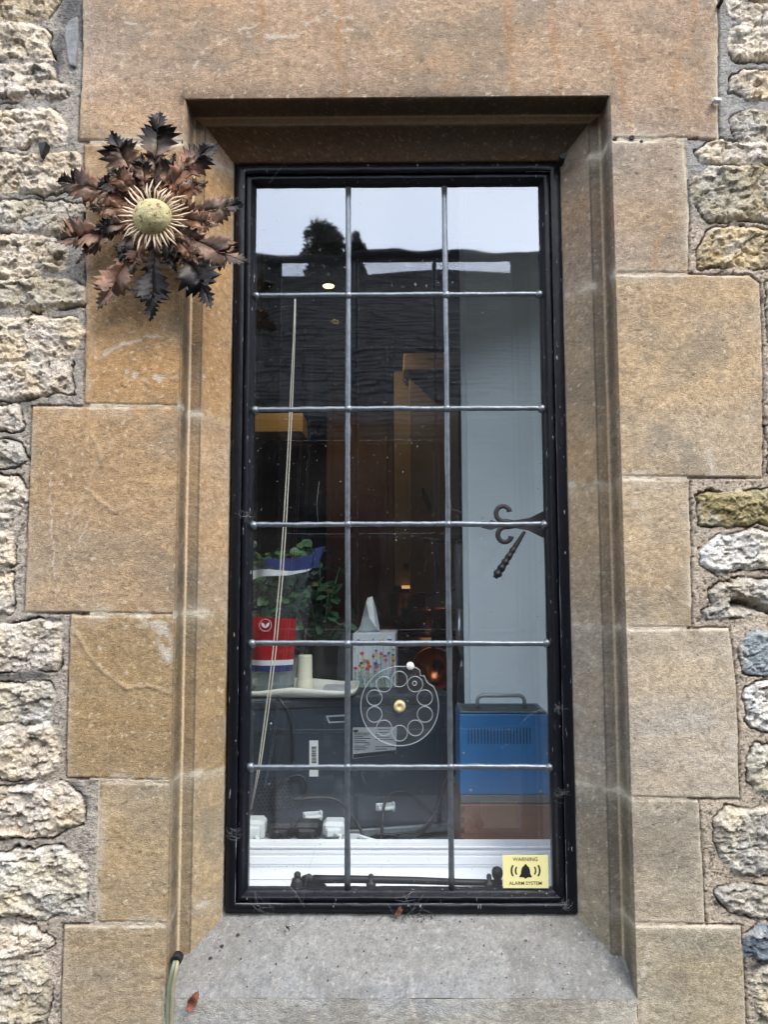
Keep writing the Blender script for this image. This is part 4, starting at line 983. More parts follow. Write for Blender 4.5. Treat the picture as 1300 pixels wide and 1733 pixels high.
# potted herb in printed sleeve
PC = U(462, 1150, .50); PC.z = TB
hb = thing('potted_herb', 'leafy green potted herb in clear sleeve with red and union flag print', 'potted plant', tuple(PC))
M_POT = mat('grey_pot', srgb(120, 132, 142), .5, var=.08); M_LEAF = mat('basil_leaf', srgb(60, 98, 58), .5, var=.5, vscale=60, bump=.0006, bscale=120)
m = MB(); m.lathe([(.042, 0), (.047, .004), (.058, .078), (.060, .080), (.057, .076), (.0, .074)], PC, 'Z', 28); m.build('pot', M_POT, hb)
rl = random.Random(11)
def leafblob(mm_, c, s, rr_):
    ax = Euler((rr_.uniform(-1.0, 1.0), rr_.uniform(-.8, .8), rr_.uniform(0, 6.28))).to_matrix(); n_ = 5; V = []
    for i in range(n_ + 1):
        t = i / n_; wv = math.sin(math.pi * (.06 + .92 * t)) ** .8 * .42
        for sd2 in (-1, 0, 1): V.append(c + ax @ Vector(((t - .5) * s, wv * s * sd2, (.10 * s * abs(sd2) - .25 * s * (t - .5) ** 2))))
    mm_.add(V, [(i * 3 + j, i * 3 + j + 1, i * 3 + j + 4, i * 3 + j + 3) for i in range(n_) for j in (0, 1)], 0, True)
m = MB()
for k in range(620):
    h = rl.uniform(.09, .325); rad = .045 + .20 * (h - .05); a_ = rl.uniform(0, 6.28); q_ = rl.uniform(.35, 1) ** .5
    leafblob(m, PC + Vector((rad * q_ * math.cos(a_), rad * q_ * math.sin(a_) * .8, h + (.02 if rl.random() < .2 else 0))), rl.uniform(.018, .036), rl)
m.build('foliage', M_LEAF, hb)
m = MB()
for k in range(9):
    a_ = k * .7; m.tube([PC + Vector((.02 * math.cos(a_), .02 * math.sin(a_), .05)), PC + Vector((.035 * math.cos(a_), .03 * math.sin(a_), .13)), PC + Vector((.06 * math.cos(a_), .045 * math.sin(a_), .20))], .0016, 5)
m.build('stem', M_LEAF, hb)
M_SLV = glass_mat('clear_film', (.86, .88, .88), (.16, .16, .17), .002, 40, .12)
M_RED = mat('red_film', srgb(150, 24, 28), .35, var=.15, vscale=40); M_NAVY = mat('navy_film', srgb(46, 56, 110), .35, var=.1); M_WF = mat('white_film', srgb(214, 218, 224), .35, var=.05)
def sleeve_r(h): return .060 + .165 * max(0, h - .02)
def sleeve(name, h0f, h1f, a0, a1, mt, off, nn=36, nh=8):
    V = []; mm_ = MB()
    for i in range(nh + 1):
        for k in range(nn + 1):
            a_ = math.radians(a0 + (a1 - a0) * k / nn); u_ = k / nn
            lo = h0f(u_) if callable(h0f) else h0f; hi = h1f(u_) if callable(h1f) else h1f; h = lo + (hi - lo) * i / nh
            r_ = sleeve_r(h) + off + (.004 * math.sin(7 * a_ + 20 * h) + .005 * math.sin(13 * a_ - 31 * h) * max(0, h - .1) * 6) * min(1, h * 6)
            V.append(PC + Vector((r_ * math.cos(a_), r_ * math.sin(a_) * .9, h)))
    mm_.add(V, [(i * (nn + 1) + k, i * (nn + 1) + k + 1, (i + 1) * (nn + 1) + k + 1, (i + 1) * (nn + 1) + k) for i in range(nh) for k in range(nn)], 0, True)
    return mm_.build(name, mt, hb)
top = lambda u_: .300 + .030 * u_
def ta(a_): a_ = math.radians(a_); return .300 + .030 * math.cos(a_) + .010 * math.sin(3 * a_ + 1)
sleeve('clear_sleeve', .02, lambda u_: ta(180 + 360 * u_), 180, 540, M_SLV, 0, 60, 12)
# front runs from 180 deg (left) over 270 (towards window) to 360 (right)
sleeve('red_print', .078, lambda u_: .182 - .012 * u_, 190, 318, M_RED, .0012)
sleeve('navy_print', lambda u_: ta(268 + 92 * u_) - .016 - .034 * u_, lambda u_: ta(268 + 92 * u_), 268, 360, M_NAVY, .0012)
sleeve('white_print', lambda u_: ta(215 + 120 * u_) - .040 + .004 * u_, lambda u_: ta(215 + 120 * u_) - .014 - .020 * u_, 215, 335, M_WF, .0014)
sleeve('red_print', lambda u_: ta(200 + 50 * u_) - .036 + .02 * u_, lambda u_: ta(200 + 50 * u_) - .020 + .010 * u_, 200, 250, M_RED, .0014)
sleeve('white_print', .066, .078, 190, 318, M_WF, .0013); sleeve('navy_print', .052, .066, 200, 318, M_NAVY, .0013)
# emblem: two white leaves in a ring
em = MB(); ec = U(449, 1058, PC.y - .088)
em.tube([ec + Vector((.0135 * math.cos(k * .3), 0, .0135 * math.sin(k * .3))) for k in range(21)], .0006, 4, close=True)
for sg in (-1, 1):
    em.prism([ec + Vector((sg * x_, 0, z_)) for x_, z_ in ((0, -.006), (.004, -.005), (.008, -.001), (.010, .006), (.004, .004), (.001, 0))], (0, -.0004, 0))
em.build('leaf_emblem', M_WF, hb)
# cream bottle
q = U(516, 1152, .50); q.z = TB; m = MB(); m.lathe([(.019, 0), (.020, .002), (.0205, .022), (.0185, .026), (.0175, .03), (.0165, .080), (.016, .083), (.0, .083)], q, 'Z', 24)
o = m.build('plastic_bottle', mat('cream_plastic', srgb(206, 204, 184), .4, var=.04)); tag(o, 'cream plastic bottle standing between the herb pot and tissue box', 'bottle')
# folded newspaper on tray
a = U(548, 1156, .52); m = MB(); m.box((a.x, .47, TB), (a.x + .062, .56, TB + .007), bev=.001); o = m.build('folded_leaflet', mat('printed_paper', srgb(160, 164, 170), .7, var=.6, vscale=120)); tag(o, 'folded printed leaflet lying on the cream tray', 'leaflet')
# trailing ivy behind
IV = U(545, 1100, .72); iv = thing('ivy_plant', 'dark trailing ivy plant behind the sleeve and tissue box', 'plant', (IV.x, IV.y, TZ))
M_IVY = mat('ivy_leaf', srgb(64, 100, 66), .5, var=.3, vscale=60)
m = MB(); m.lathe([(.045, 0), (.055, .09), (.058, .092), (.05, .088), (0, .085)], (IV.x, IV.y, TZ), 'Z', 20); m.build('pot', mat('dark_pot', srgb(50, 46, 46), .6), iv)
m = MB(); ri = random.Random(5)
for (x0, y0, x1, y1) in ((545,1100,575,960),(540,1100,520,990),(545,1100,590,1050),(540,1080,505,940),(550,1100,556,1000),(548,1100,540,930)):
    A_, B_ = U(x0, y0, .70), U(x1, y1, .66)
    m.tube([A_, A_.lerp(B_, .5) + Vector((0, -.02, .02)), B_], .0015, 5)
    for k in range(17):
        leafblob(m, A_.lerp(B_, k / 16) + Vector((ri.uniform(-.022, .022), ri.uniform(-.02, .02), ri.uniform(-.015, .02))), ri.uniform(.024, .04), ri)
m.build('vines', M_IVY, iv)
# tissue box
bx = U(597, 1161, .585); TXM = Matrix.Translation((bx.x, bx.y, TZ)) @ Matrix.Rotation(math.radians(-3), 4, 'Z')
tb = thing('tissue_box', 'white tissue box printed with red and blue meadow flowers', 'tissue box', (bx.x, bx.y, TZ))
TW = U(670, 1161, .585).x - bx.x; TH = U(600, 1072, .585).z - TZ
M_TBX = mat('white_card', srgb(206, 214, 222), .6, var=.03); M_TBS = mat('side_card', srgb(150, 152, 160), .6, var=.5, vscale=60)
m = MB(); m.box((0, 0, 0), (TW, .12, TH), bev=.001, M=TXM); m.build('carton', M_TBX, tb)
lx = U(565, 1150, .66).x - bx.x
m = MB(); m.add([TXM @ Vector(v) for v in ((-.0008, .0, 0), (lx, .11, 0), (lx, .11, TH), (-.0008, 0, TH))], [(0, 1, 2, 3)]); m.build('side_print', M_TBS, tb)
fl = MB(); rf = random.Random(21); fm = [mat('print_green', srgb(90, 120, 90), .6), mat('print_red', srgb(196, 70, 60), .6), mat('print_blue', srgb(70, 80, 130), .6), mat('print_teal', srgb(90, 160, 180), .6), mat('print_orange', srgb(214, 130, 80), .6), mat('print_yellow', srgb(200, 190, 90), .6)]
def fpt(x, z, d=.0012): return TXM @ Vector((x, -d, z))
for k in range(70):
    x = rf.uniform(.002, TW - .004); h = rf.uniform(.15, .9) * TH * (1 if k % 3 else .6); x2 = x + rf.uniform(-.004, .004); x2 = min(max(x2, .004), TW - .005)
    fl.add([fpt(x, 0), fpt(x + .0006, 0), fpt(x2 + .0005, h), fpt(x2, h)], [(0, 1, 2, 3)], 0)
    c_ = rf.choice([1, 2, 2, 1, 4, 5, 3]); r_ = rf.uniform(.0020, .0058) if h > .35 * TH else rf.uniform(.001, .002); nn = 7
    fl.add([fpt(x2 + r_ * (1 + .3 * math.sin(3 * q_)) * math.cos(2 * math.pi * q_ / nn), min(TH - .003, h + .8 * r_ * math.sin(2 * math.pi * q_ / nn)), .0015 + k * 1e-5) for q_ in range(nn)], [tuple(range(nn))], c_)
for k in range(160):
    x = rf.uniform(.003, TW - .003); z = abs(rf.gauss(0, .18)) * TH; r_ = rf.uniform(.0007, .0018)
    if z > TH - .003: continue
    fl.add([fpt(x - r_, z, .0013 + k * 1e-5), fpt(x, z - r_ if z > r_ else z, .0013 + k * 1e-5), fpt(x + r_, z, .0013 + k * 1e-5), fpt(x, z + r_, .0013 + k * 1e-5)], [(0, 1, 2, 3)], rf.choice([0, 3, 3, 5, 2, 0]))
fl.build('flower_print', fm, tb)
m = MB(); tp = [(604,1071),(610,1058),(613,1046),(616,1032),(619,1020),(622,1012),(630,1009.5),(636,1030),(640,1050),(643,1071)]
A_ = [U(x, y, .63) for x, y in tp]; n_ = len(tp)
ctr = U(625, 1045, .60); 
V = A_ + [ctr, U(620, 1020, .61), U(632, 1030, .605), U(614, 1064, .602), U(636, 1062, .602)] + [p + Vector((0, .022, 0)) for p in A_]
fs = [(0, 1, 13), (1, 2, 13), (2, 10, 13), (2, 3, 10), (3, 4, 11), (3, 11, 10), (4, 5, 11), (5, 6, 11), (6, 12, 11), (11, 12, 10), (6, 7, 12), (7, 8, 12), (8, 14, 12), (12, 14, 10), (8, 9, 14), (0, 13, 10), (10, 14, 9), (0, 10, 9)]
m.add(V, fs, 0, False); m.add(V, [(15 + i, 15 + i + 1, i + 1, i) for i in range(n_ - 1)] + [tuple(range(15, 15 + n_))], 0, False)
m.build('tissue', mat('soft_tissue', srgb(226, 232, 234), .9, var=.06, vscale=50, bump=.002, bscale=60), tb)

# blue instrument case on a wooden box
YB = .325
a, b = U(778, 1209, YB), U(931, 1345, YB)
bc = thing('blue_metal_case', 'blue metal case with slotted vent and steel carrying handle', 'metal case', (a.x, YB, b.z))
M_BLUE = mat('blue_enamel', srgb(44, 106, 160), .4, var=.06, vscale=10, bump=.0001, fleck=(srgb(90, 130, 170), 90, .78)); M_CTOP = mat('grey_blue_top', srgb(74, 90, 98), .5, var=.1)
m = MB(); m.box((a.x, YB, b.z), (b.x, YB + .105, a.z), bev=.002)
m.build('body', M_BLUE, bc)
m = MB(); m.box((a.x + .001, YB + .004, a.z + .0004), (b.x - .001, YB + .105, a.z + .005), bev=.002); m.build('top_plate', M_CTOP, bc)
m = MB()
for k in range(34):
    for j in range(4):
        x = a.x + .012 + k * .0052; 
        if x < b.x - .012: m.box((x, YB + .014 + j * .020, a.z + .0049), (x + .0030, YB + .024 + j * .020, a.z + .0056))
m.build('top_slots', M_MWD, bc)
m = MB()
for k in range(20):
    x = U(793 + k * 5.5, 1240, YB).x; m.box((x - .0009, YB - .0004, U(800, 1259, YB).z), (x + .0009, YB + .0006, U(800, 1232, YB).z))
m.build('vent_slots', M_MWD, bc)
for x, y in ((785, 1275), (927, 1276), (797, 1338), (916, 1339)): m = MB(); m.lathe([(.0032, 0), (.0028, .0018), (.0001, .0024)], U(x, y, YB), 'Y', 10); m.build('screw', M_STEEL, bc)
YHn = YB + .045; hz = U(848, 1177, YHn).z
m = MB(); xl, xr = U(808, 1190, YHn).x, U(888, 1190, YHn).x; zb_ = a.z + .005; pts = [(xl, zb_), (xl, hz - .010), (xl + .003, hz - .004), (xl + .010, hz), (xr - .010, hz), (xr - .003, hz - .004), (xr, hz - .010), (xr, zb_)]
m.tube([(x, YHn, z) for x, z in pts], .0042, 12); m.build('handle', mat('satin_handle', srgb(150, 154, 156), .35, metal=.3, var=.05), bc)
a2, b2 = U(779, 1362, YB - .004), U(934, 1362, YB - .004)
wb = thing('wooden_box', 'brown wooden box with finger joints under the blue case', 'box', (a2.x, YB, WT))
M_OAK = mat('brown_box_wood', srgb(116, 80, 62), .55, var=.35, vscale=18, aniso=(.12, 1, 2.6), bump=.0003, bscale=80)
m = MB(); m.box((a2.x, YB - .004, WT + .0005), (b2.x, YB + .16, a2.z), bev=.0015); m.build('body', M_OAK, wb)
m = MB(); m.box((a2.x + .002, YB + .001, a2.z + .0005), (b2.x - .002, YB + .158, b.z - .0008), bev=.0015); m.build('lid', mat('grey_brown_lid', srgb(96, 92, 92), .55, var=.15, aniso=(.2, 1, 3)), wb)
m = MB()
for k in range(5): z = WT + .03 + k * .021; m.box((a2.x + .0005, YB - .0046, z), (a2.x + .008, YB - .0038, z + .011))
m.build('finger_joint', mat('end_grain', srgb(66, 44, 38), .6), wb)

# power strip and plugs
YP = .315
ps = thing('power_strip', 'white extension socket strip behind the ridged rail at lower left', 'power strip', tuple(U(520, 1430, YP)))
zst = U(500, 1423, YP).z
m = MB(); m.box((U(395, 1, YP).x if False else U(395, 1400, YP).x, YP, zst - .03), (U(612, 1400, YP).x, YP + .05, zst), bev=.006); m.build('socket_body', M_CLIP, ps)
m = MB(); m.tube([U(606, 1414, YP + .01), U(625, 1420, YP + .01), U(640, 1424, YP + .02), U(660, 1430, YP + .05)], .0035, 8); m.build('lead', M_CLIP, ps)
M_BPL = mat('black_plug_plastic', srgb(14, 15, 17), .4, var=.1)
def plug(x0, x1, y0, y1, mt, lab, cord):
    a_, b_ = U(x0, y0, YP - .004), U(x1, y1, YP - .004); o = thing('mains_plug', lab, 'plug', (a_.x, YP, b_.z), 'plugs in the extension strip')
    m = MB(); m.box((a_.x, YP + .002, b_.z), (b_.x, YP + .044, a_.z), bev=.007); m.box((a_.x + .008, YP - .010, b_.z + .003), (b_.x - .008, YP + .004, a_.z - .008), bev=.004); m.build('plug_body', mt, o)
    m = MB(); m.tube([U(x, y, Y_) for x, y, Y_ in cord], .0034, 8); m.build('cord', mt, o)
plug(410, 446, 1391, 1426, M_CLIP, 'white plug at the left end of the socket strip', [(432,1415,.305),(438,1426,.30),(446,1440,.30)])
plug(452, 495, 1397, 1424, M_BPL, 'first black plug, next to the white plug at left', [(474,1414,.305),(486,1424,.30),(494,1440,.30)])
plug(497, 542, 1396, 1424, M_BPL, 'second black plug in the middle of the socket strip', [(522,1412,.305),(535,1424,.30),(545,1440,.30)])
plug(545, 584, 1394, 1420, M_CLIP, 'white plug with curved white cord beside the vertical lead', [(566,1410,.300),(577,1414,.296),(574,1424,.296),(556,1438,.30)])
M_CBL = mat('black_cable', srgb(22, 23, 26), .45, var=.1)
c1 = MB(); c1.tube(smooth_path([mwp(x, y, o_) for x, y, o_ in ((470,1370,.012),(460,1345,.012),(480,1318,.012),(505,1310,.012),(517,1325,.014),(512,1345,.014),(498,1350,.014),(545,1347,.014),(575,1355,.016),(600,1385,.03),(612,1410,.05),(622,1432,.06))]), .0034, 8)
o = c1.build('power_cable', M_CBL); tag(o, 'black cable looping below the lower vents of the microwave', 'cable', 'black cables behind the window')
c1 = MB(); c1.tube(smooth_path([mwp(x, y, o_) for x, y, o_ in ((633,1436,.06),(640,1400,.04),(648,1355,.02),(665,1338,.016),(685,1338,.016),(705,1352,.016),(728,1375,.02),(740,1382,.02))]), .0034, 8)
o = c1.build('power_cable', M_CBL); tag(o, 'black cable arching up past the right hand white clip', 'cable', 'black cables behind the window')
c1 = MB(); rc = random.Random(2)
for k in range(5):
    d = k * 3.2; c1.tube(smooth_path([U(630 + 2 * k, 1434, .40), U(655 + d, 1418 + rc.uniform(-4, 4), .40), U(690, 1414 + rc.uniform(-5, 6), .41), U(716, 1408 - d * .6, .42), U(735 + d * .3, 1385 - d, .44), U(752, 1340 - d, .46), U(762, 1310, .47)]), .0027, 7)
c1.tube([U(652 + 26 * math.cos(t), 1420 + 8 * math.sin(t), .395) for t in [i * .45 for i in range(14)]], .0027, 7)
o = c1.build('cable_bundle', M_CBL); tag(o, 'tangled bundle of black cables beside the wooden box', 'cables', 'black cables behind the window')

# ------------------------------------------------------------------ metal thistle on the wall
TC = U(255, 363, -.055)
th = thing('metal_thistle', 'rusted metal thistle flower sculpture with jagged leaves fixed on the left of the window', 'wall sculpture', (TC.x, 0, TC.z))
M_TL = mat('rusted_sheet_iron', None, .48, metal=.35, var=.35, vscale=90, bump=.0007, bscale=260, attr=True)
rt_ = random.Random(17)
def vn1(v, s): return float(vnoise(np.array([v]), np.array([s * 1.37]), int(s) % 97)[0])
def leaf(base, tip, wpx, yb, ym, yt, lobes=4, dark=.55, curl=0, seed=0, rust=.5):
    """jagged acanthus-like leaf from base to tip (wall survey positions); yb/ym/yt: distance off the wall"""
    r = random.Random(seed); B_ = U(*base, yb); T_ = U(*tip, yt); ax = T_ - B_; Ln = math.hypot(ax.x, ax.z); d = Vector((ax.x, 0, ax.z)).normalized(); nrm = Vector((-d.z, 0, d.x)); W = wpx * .001
    sides = []
    for sg in (-1, 1):
        o = [(0, .22 * W)]; sp_ = .50 if wpx > 17 else .38; st_w = .46
        ns = 5 if wpx > 17 else 3
        for k in range(ns):                                  # spiny stalk part
            u0 = .08 + (sp_ - .08) * k / ns; w0 = st_w * (.75 + .35 * k / ns); j = r.uniform(.75, 1.25)
            o += [(u0, W * w0 * .92), (u0 + .055, W * (w0 + .30 * j)), (u0 + .045, W * w0 * .95)]
        o += [(sp_, W * .44), (sp_ + .015, W * .60)]
        j = r.uniform(.82, 1.15); sk = r.uniform(-.03, .03)       # big side lobe
        for (uu_, hh_) in ((.05, .98), (.065, .74), (.10, 1.22), (.125, .84), (.18, 1.34), (.175, .88), (.235, 1.16), (.215, .66), (.26, .84), (.235, .46)):
            o.append((sp_ + sk + uu_ * (.86 - sp_) / .30, W * hh_ * j * r.uniform(.92, 1.08)))
        ub = max(q_[0] for q_ in o[-3:]); rem = 1 - ub; o.append((ub - .01, W * .32))
        for (f_, hh_) in ((.16, .50), (.20, .30), (.40, .52), (.42, .27), (.62, .38), (.64, .17), (.82, .20), (.84, .07)):  # end lobe
            o.append((ub + rem * f_, W * hh_ * r.uniform(.85, 1.15)))
        o.append((1.0, 0.0)); sides.append(o)
    V = []; Cc = []; Fc = []
    bend = r.uniform(-.08, .08)
    fr_ = (0, .35, .7, 1.0)
    for si, sg in enumerate((-1, 1)):
        o = sides[si]; st_ = len(V)
        for (u_, h_) in o:
            um = min(u_, 1)
            for fi, ff in enumerate(fr_):
                uu = um * ff + (um - .045 * (1 - ff)) * (1 - ff) if um < .99 else um
                uu = max(0, uu); off = h_ * ff * sg
                y = yb + (ym - yb) * math.sin(math.pi * min(1, uu) * .5) * 1.0 + (yt - ym) * uu ** 2.2
                y += -.42 * abs(off) * (.35 + .65 * math.sin(uu * 8 + seed)) + .0030 * math.sin(uu * 19 + seed * 2 + sg * 2) * (.4 + ff)
                if curl and uu > .75: y -= curl * (uu - .75) ** 2 * 10
                lat = off + bend * Ln * math.sin(math.pi * uu)
                p = B_ + d * (Ln * uu) + nrm * lat; V.append(Vector((p.x, y, p.z)))
                e = abs(off) / (W + 1e-6)
                k_ = min(1, max(0, (uu - (1 - dark)) / .22 + .2 * (r.random() - .5) + .5 * (vn1(uu * 6 + sg, seed) - .5)))
                rr_ = max(0, .8 * rust * (1.05 - uu * .6) * (-.25 + 1.1 * vn1(uu * 9 + 3 * sg * ff, seed + 5) + .8 * r.random())) * (1 - k_)
                basec = Vector(srgb(84, 79, 72)); rc_ = Vector(srgb(156, 92, 48)); dk = Vector(srgb(24, 20, 23)); c = basec.lerp(rc_, min(1, rr_)).lerp(dk, k_ * .93)
                c = c.lerp(Vector(srgb(186, 150, 122)), .35 * (1 if ff > .9 and k_ < .3 and r.random() < .5 else 0)); Cc.append(c)
        n_ = len(o)
        for i in range(n_ - 1):
            for f_ in range(3):
                a0 = st_ + i * 4 + f_; q4 = (a0, a0 + 1, a0 + 5, a0 + 4); Fc.append(q4 if sg > 0 else q4[::-1])
    me = bpy.data.meshes.new('leaf'); org = parent_loc(th); me.from_pydata([tuple(v - org) for v in V], [], Fc)
    at = me.color_attributes.new('Col', 'FLOAT_COLOR', 'POINT'); at.data.foreach_set('color', [c for v in Cc for c in (*v, 1)])
    me.polygons.foreach_set('use_smooth', [True] * len(Fc)); me.materials.append(M_TL)
    ob = bpy.data.objects.new('leaf', me); link(ob, th); s_ = ob.modifiers.new('thick', 'SOLIDIFY'); s_.thickness = .0007; s_.offset = 0
    return ob
LV = [  # base, tip, half width, y base, y mid, y tip, lobes, dark share, curl, rust
 ((262,335),(270,187),29,-.030,-.055,-.050,3,.50,0,.30), ((245,338),(186,222),26,-.028,-.050,-.048,4,.42,0,.5), ((233,350),(95,308),26,-.026,-.045,-.040,4,.32,0,.7),
 ((235,375),(92,410),24,-.024,-.040,-.034,4,.12,0,.7), ((240,385),(164,526),26,-.026,-.045,-.030,4,.15,.002,.6), ((258,392),(254,545),25,-.030,-.050,-.030,4,.75,.008,.3),
 ((275,388),(358,524),26,-.030,-.052,-.030,4,.60,.004,.3), ((280,375),(422,448),24,-.030,-.055,-.045,4,.20,.002,.5), ((282,358),(413,345),24,-.030,-.055,-.050,4,.30,.003,.6),
 ((275,345),(368,242),26,-.032,-.055,-.045,4,.42,0,.9),
 ((250,335),(238,258),15,-.040,-.055,-.050,2,.45,0,.6), ((268,335),(297,260),15,-.040,-.055,-.050,2,.45,0,.7), ((240,345),(182,285),16,-.036,-.050,-.045,3,.30,0,.8),
 ((280,345),(330,262),15,-.042,-.058,-.056,3,.10,0,1.1), ((282,352),(352,308),15,-.042,-.058,-.055,3,.25,0,1.0), ((285,368),(372,382),15,-.040,-.055,-.050,3,.10,0,.9),
 ((235,362),(145,352),15,-.034,-.045,-.040,3,.30,0,.8), ((236,374),(152,388),15,-.032,-.042,-.036,3,.55,0,.5), ((245,385),(196,448),15,-.034,-.046,-.036,3,.50,0,.4),
 ((250,388),(222,466),14,-.036,-.048,-.042,3,.25,0,.8), ((275,382),(345,452),14,-.036,-.048,-.044,3,.12,0,.8), ((268,388),(300,462),12,-.034,-.044,-.034,3,.85,0,.2),
 ((232,368),(128,446),16,-.022,-.032,-.026,3,.15,0,.8), ((240,340),(150,302),15,-.024,-.036,-.034,3,.5,0,.4)]
for i, (b_, t_, w_, y0, y1, y2, lb, dk, cu, ru) in enumerate(LV): leaf(b_, t_, w_ * (1.10 if i < 10 else 1.0), y0, y1, y2, lb, dk, cu, 100 + i * 7, ru)
# bracts: pale pointed rays round the head
M_BR = mat('pale_bract_metal', srgb(216, 194, 164), .5, metal=.1, var=.3, vscale=120)
m = MB(); HC = U(255, 363, -.078)
for ring_, (r0, r1, n_, yy0) in enumerate(((.026, .062, 34, -.070), (.024, .053, 28, -.062))):
    for k in range(n_):
        a_ = 2 * math.pi * (k + rt_.uniform(-.25, .25)) / n_ + ring_ * .1; L_ = r1 * rt_.uniform(.86, 1.08); b_ = a_ + rt_.uniform(-.12, .12)
        p0 = Vector((HC.x + r0 * math.cos(a_), yy0, HC.z + r0 * math.sin(a_))); p1 = Vector((HC.x + (r0 + L_) / 2 * math.cos(a_), yy0 - .003, HC.z + (r0 + L_) / 2 * math.sin(a_))); p2 = Vector((HC.x + L_ * math.cos(b_), yy0 + rt_.uniform(-.004, .007), HC.z + L_ * math.sin(b_)))
        m.tube([p0, p1, p1.lerp(p2, .6), p2], [.0015, .0018, .0014, .0003], 5, flat=.5)
m.build('bract', M_BR, th)
# dimpled domed head
M_HD = mat('sage_green_dome', srgb(198, 188, 138), .55, var=.3, vscale=70, bump=.0035, bscale=150, fleck=(srgb(132, 84, 56), 120, .60))
m = MB(); n_, nr = 56, 22; Rx, Rz = .0325, .0300; vs = []
for i in range(nr + 1):
    ph = (i / nr) * math.radians(96)
    for k in range(n_):
        a_ = 2 * math.pi * k / n_; s_ = math.sin(ph); d_ = 1 + .012 * math.sin(a_ * 9 + i * 2.3) * math.sin(i * 1.7 + a_ * 4) * math.sin(ph)
        vs.append((HC.x + Rx * s_ * math.cos(a_) * d_, -.068 - .026 * math.cos(ph) * d_, HC.z + Rz * s_ * math.sin(a_) * d_))
m.add(vs, [(i * n_ + k, i * n_ + (k + 1) % n_, (i + 1) * n_ + (k + 1) % n_, (i + 1) * n_ + k) for i in range(nr) for k in range(n_)], 0, True); m.build('flower_head', M_HD, th)
m = MB(); m.tube([(TC.x, .002, TC.z), (TC.x, -.07, TC.z)], .009, 12); m.build('stem', M_IRON, th)

# ------------------------------------------------------------------ small things on the wall
q = U(1211, 176, 0); m = MB(); m.box((q.x - .009, -.012, q.z - .004), (q.x + .008, -.004, q.z + .006), bev=.003); m.tube([(q.x - .005, -.013, q.z + .001), (q.x - .005, .002, q.z + .001)], .0018, 8)
o = m.build('cable_clip', mat('white_clip', srgb(206, 206, 210), .4)); tag(o, 'tiny white cable clip nailed at the lintel edge, upper right', 'clip')
q = U(1217, 10, 0); m = MB(); m.tube([(q.x, .002, q.z), (q.x, -.012, q.z), (q.x - .004, -.018, q.z - .002)], [.004, .004, .002], 8); m.tube([(q.x - .012, -.01, q.z + .01), (q.x, -.015, q.z), (q.x + .012, -.01, q.z + .012)], .001, 5)
o = m.build('wall_nail', M_IRON); tag(o, 'dark nail with wire scrap beside lintel at top right', 'nail')
q = U(77, 260, 0); m = MB(); m.prism([(q.x - .008, -.012, q.z + .012), (q.x + .006, -.014, q.z + .014), (q.x + .004, -.018, q.z - .004), (q.x - .001, -.016, q.z - .016), (q.x - .004, -.016, q.z - .004)], (0, .018, 0))
o = m.build('iron_spike', M_IRON); tag(o, 'rusty black iron stub sticking out of the left rubble wall', 'iron spike')
q = U(952, 265, .066); m = MB(); m.tube([(q.x, .060, q.z - .001), (q.x + .002, .09, q.z)], [.006, .006], 16); m.tube(circ(q.x, q.z - .001, .006, 18, .0602), .0012, 5, close=True)
o = m.build('drain_pipe_end', M_MWD); tag(o, 'small round black pipe end in the upper right corner of the moulding', 'pipe end')
m = MB()
for x, y, r_ in ((1070, 233, .0042), (1086, 240, .0030)):
    q = U(x, y, 0); m.lathe([(r_, -.001), (r_, .0012), (r_ * .6, .0008), (.0001, .0004)], (q.x, 0, q.z), 'Y', 12)
o = m.build('wall_plug', M_MWD); tag(o, 'two small dark screw plugs in the joint right of the moulding', 'wall plugs')
# slate sliver in the mortar at upper left
m = MB(); m.prism([U(x, y, -.004) for x, y in ((112, 38), (130, 26), (131, 60), (127, 112), (116, 110), (108, 60))], (0, .012, 0)); o = m.build('slate_sliver', mat('grey_slate', srgb(136, 138, 138), .8, var=.35, vscale=60, bump=.003, bscale=90), wall, .002)
# twin cable coming out at the lower left
cab = thing('twin_cable', 'pair of thin green and cream cables leaving a hole at lower left of sill', 'cable', tuple(U(296, 1630, .0)))
for k, (c_, dx) in enumerate(((srgb(120, 132, 112), -3.5), (srgb(156, 150, 118), 3.5))):
    m = MB(); m.tube([U(297 + dx * .4, 1622, .02), U(297 + dx * .8, 1630, -.006), U(294 + dx, 1645, -.010), U(289 + dx, 1670, -.009), U(287 + dx * 1.1, 1700, -.008), U(286 + dx, 1760, -.007), U(284 + dx, 1900, -.006), U(284 + dx, 2300, -.006)], .0029, 8)
    m.build('cable', mat('cable_sheath_' + ('green' if k == 0 else 'cream'), c_, .6, var=.3, vscale=50), cab)
q = U(297, 1626, -.002); m = MB(); m.lathe([(.009, -.012), (.009, .002), (.007, .003), (.0001, -.002)], (q.x, 0, q.z), 'Y', 14); m.build('grommet', M_MWD, cab)
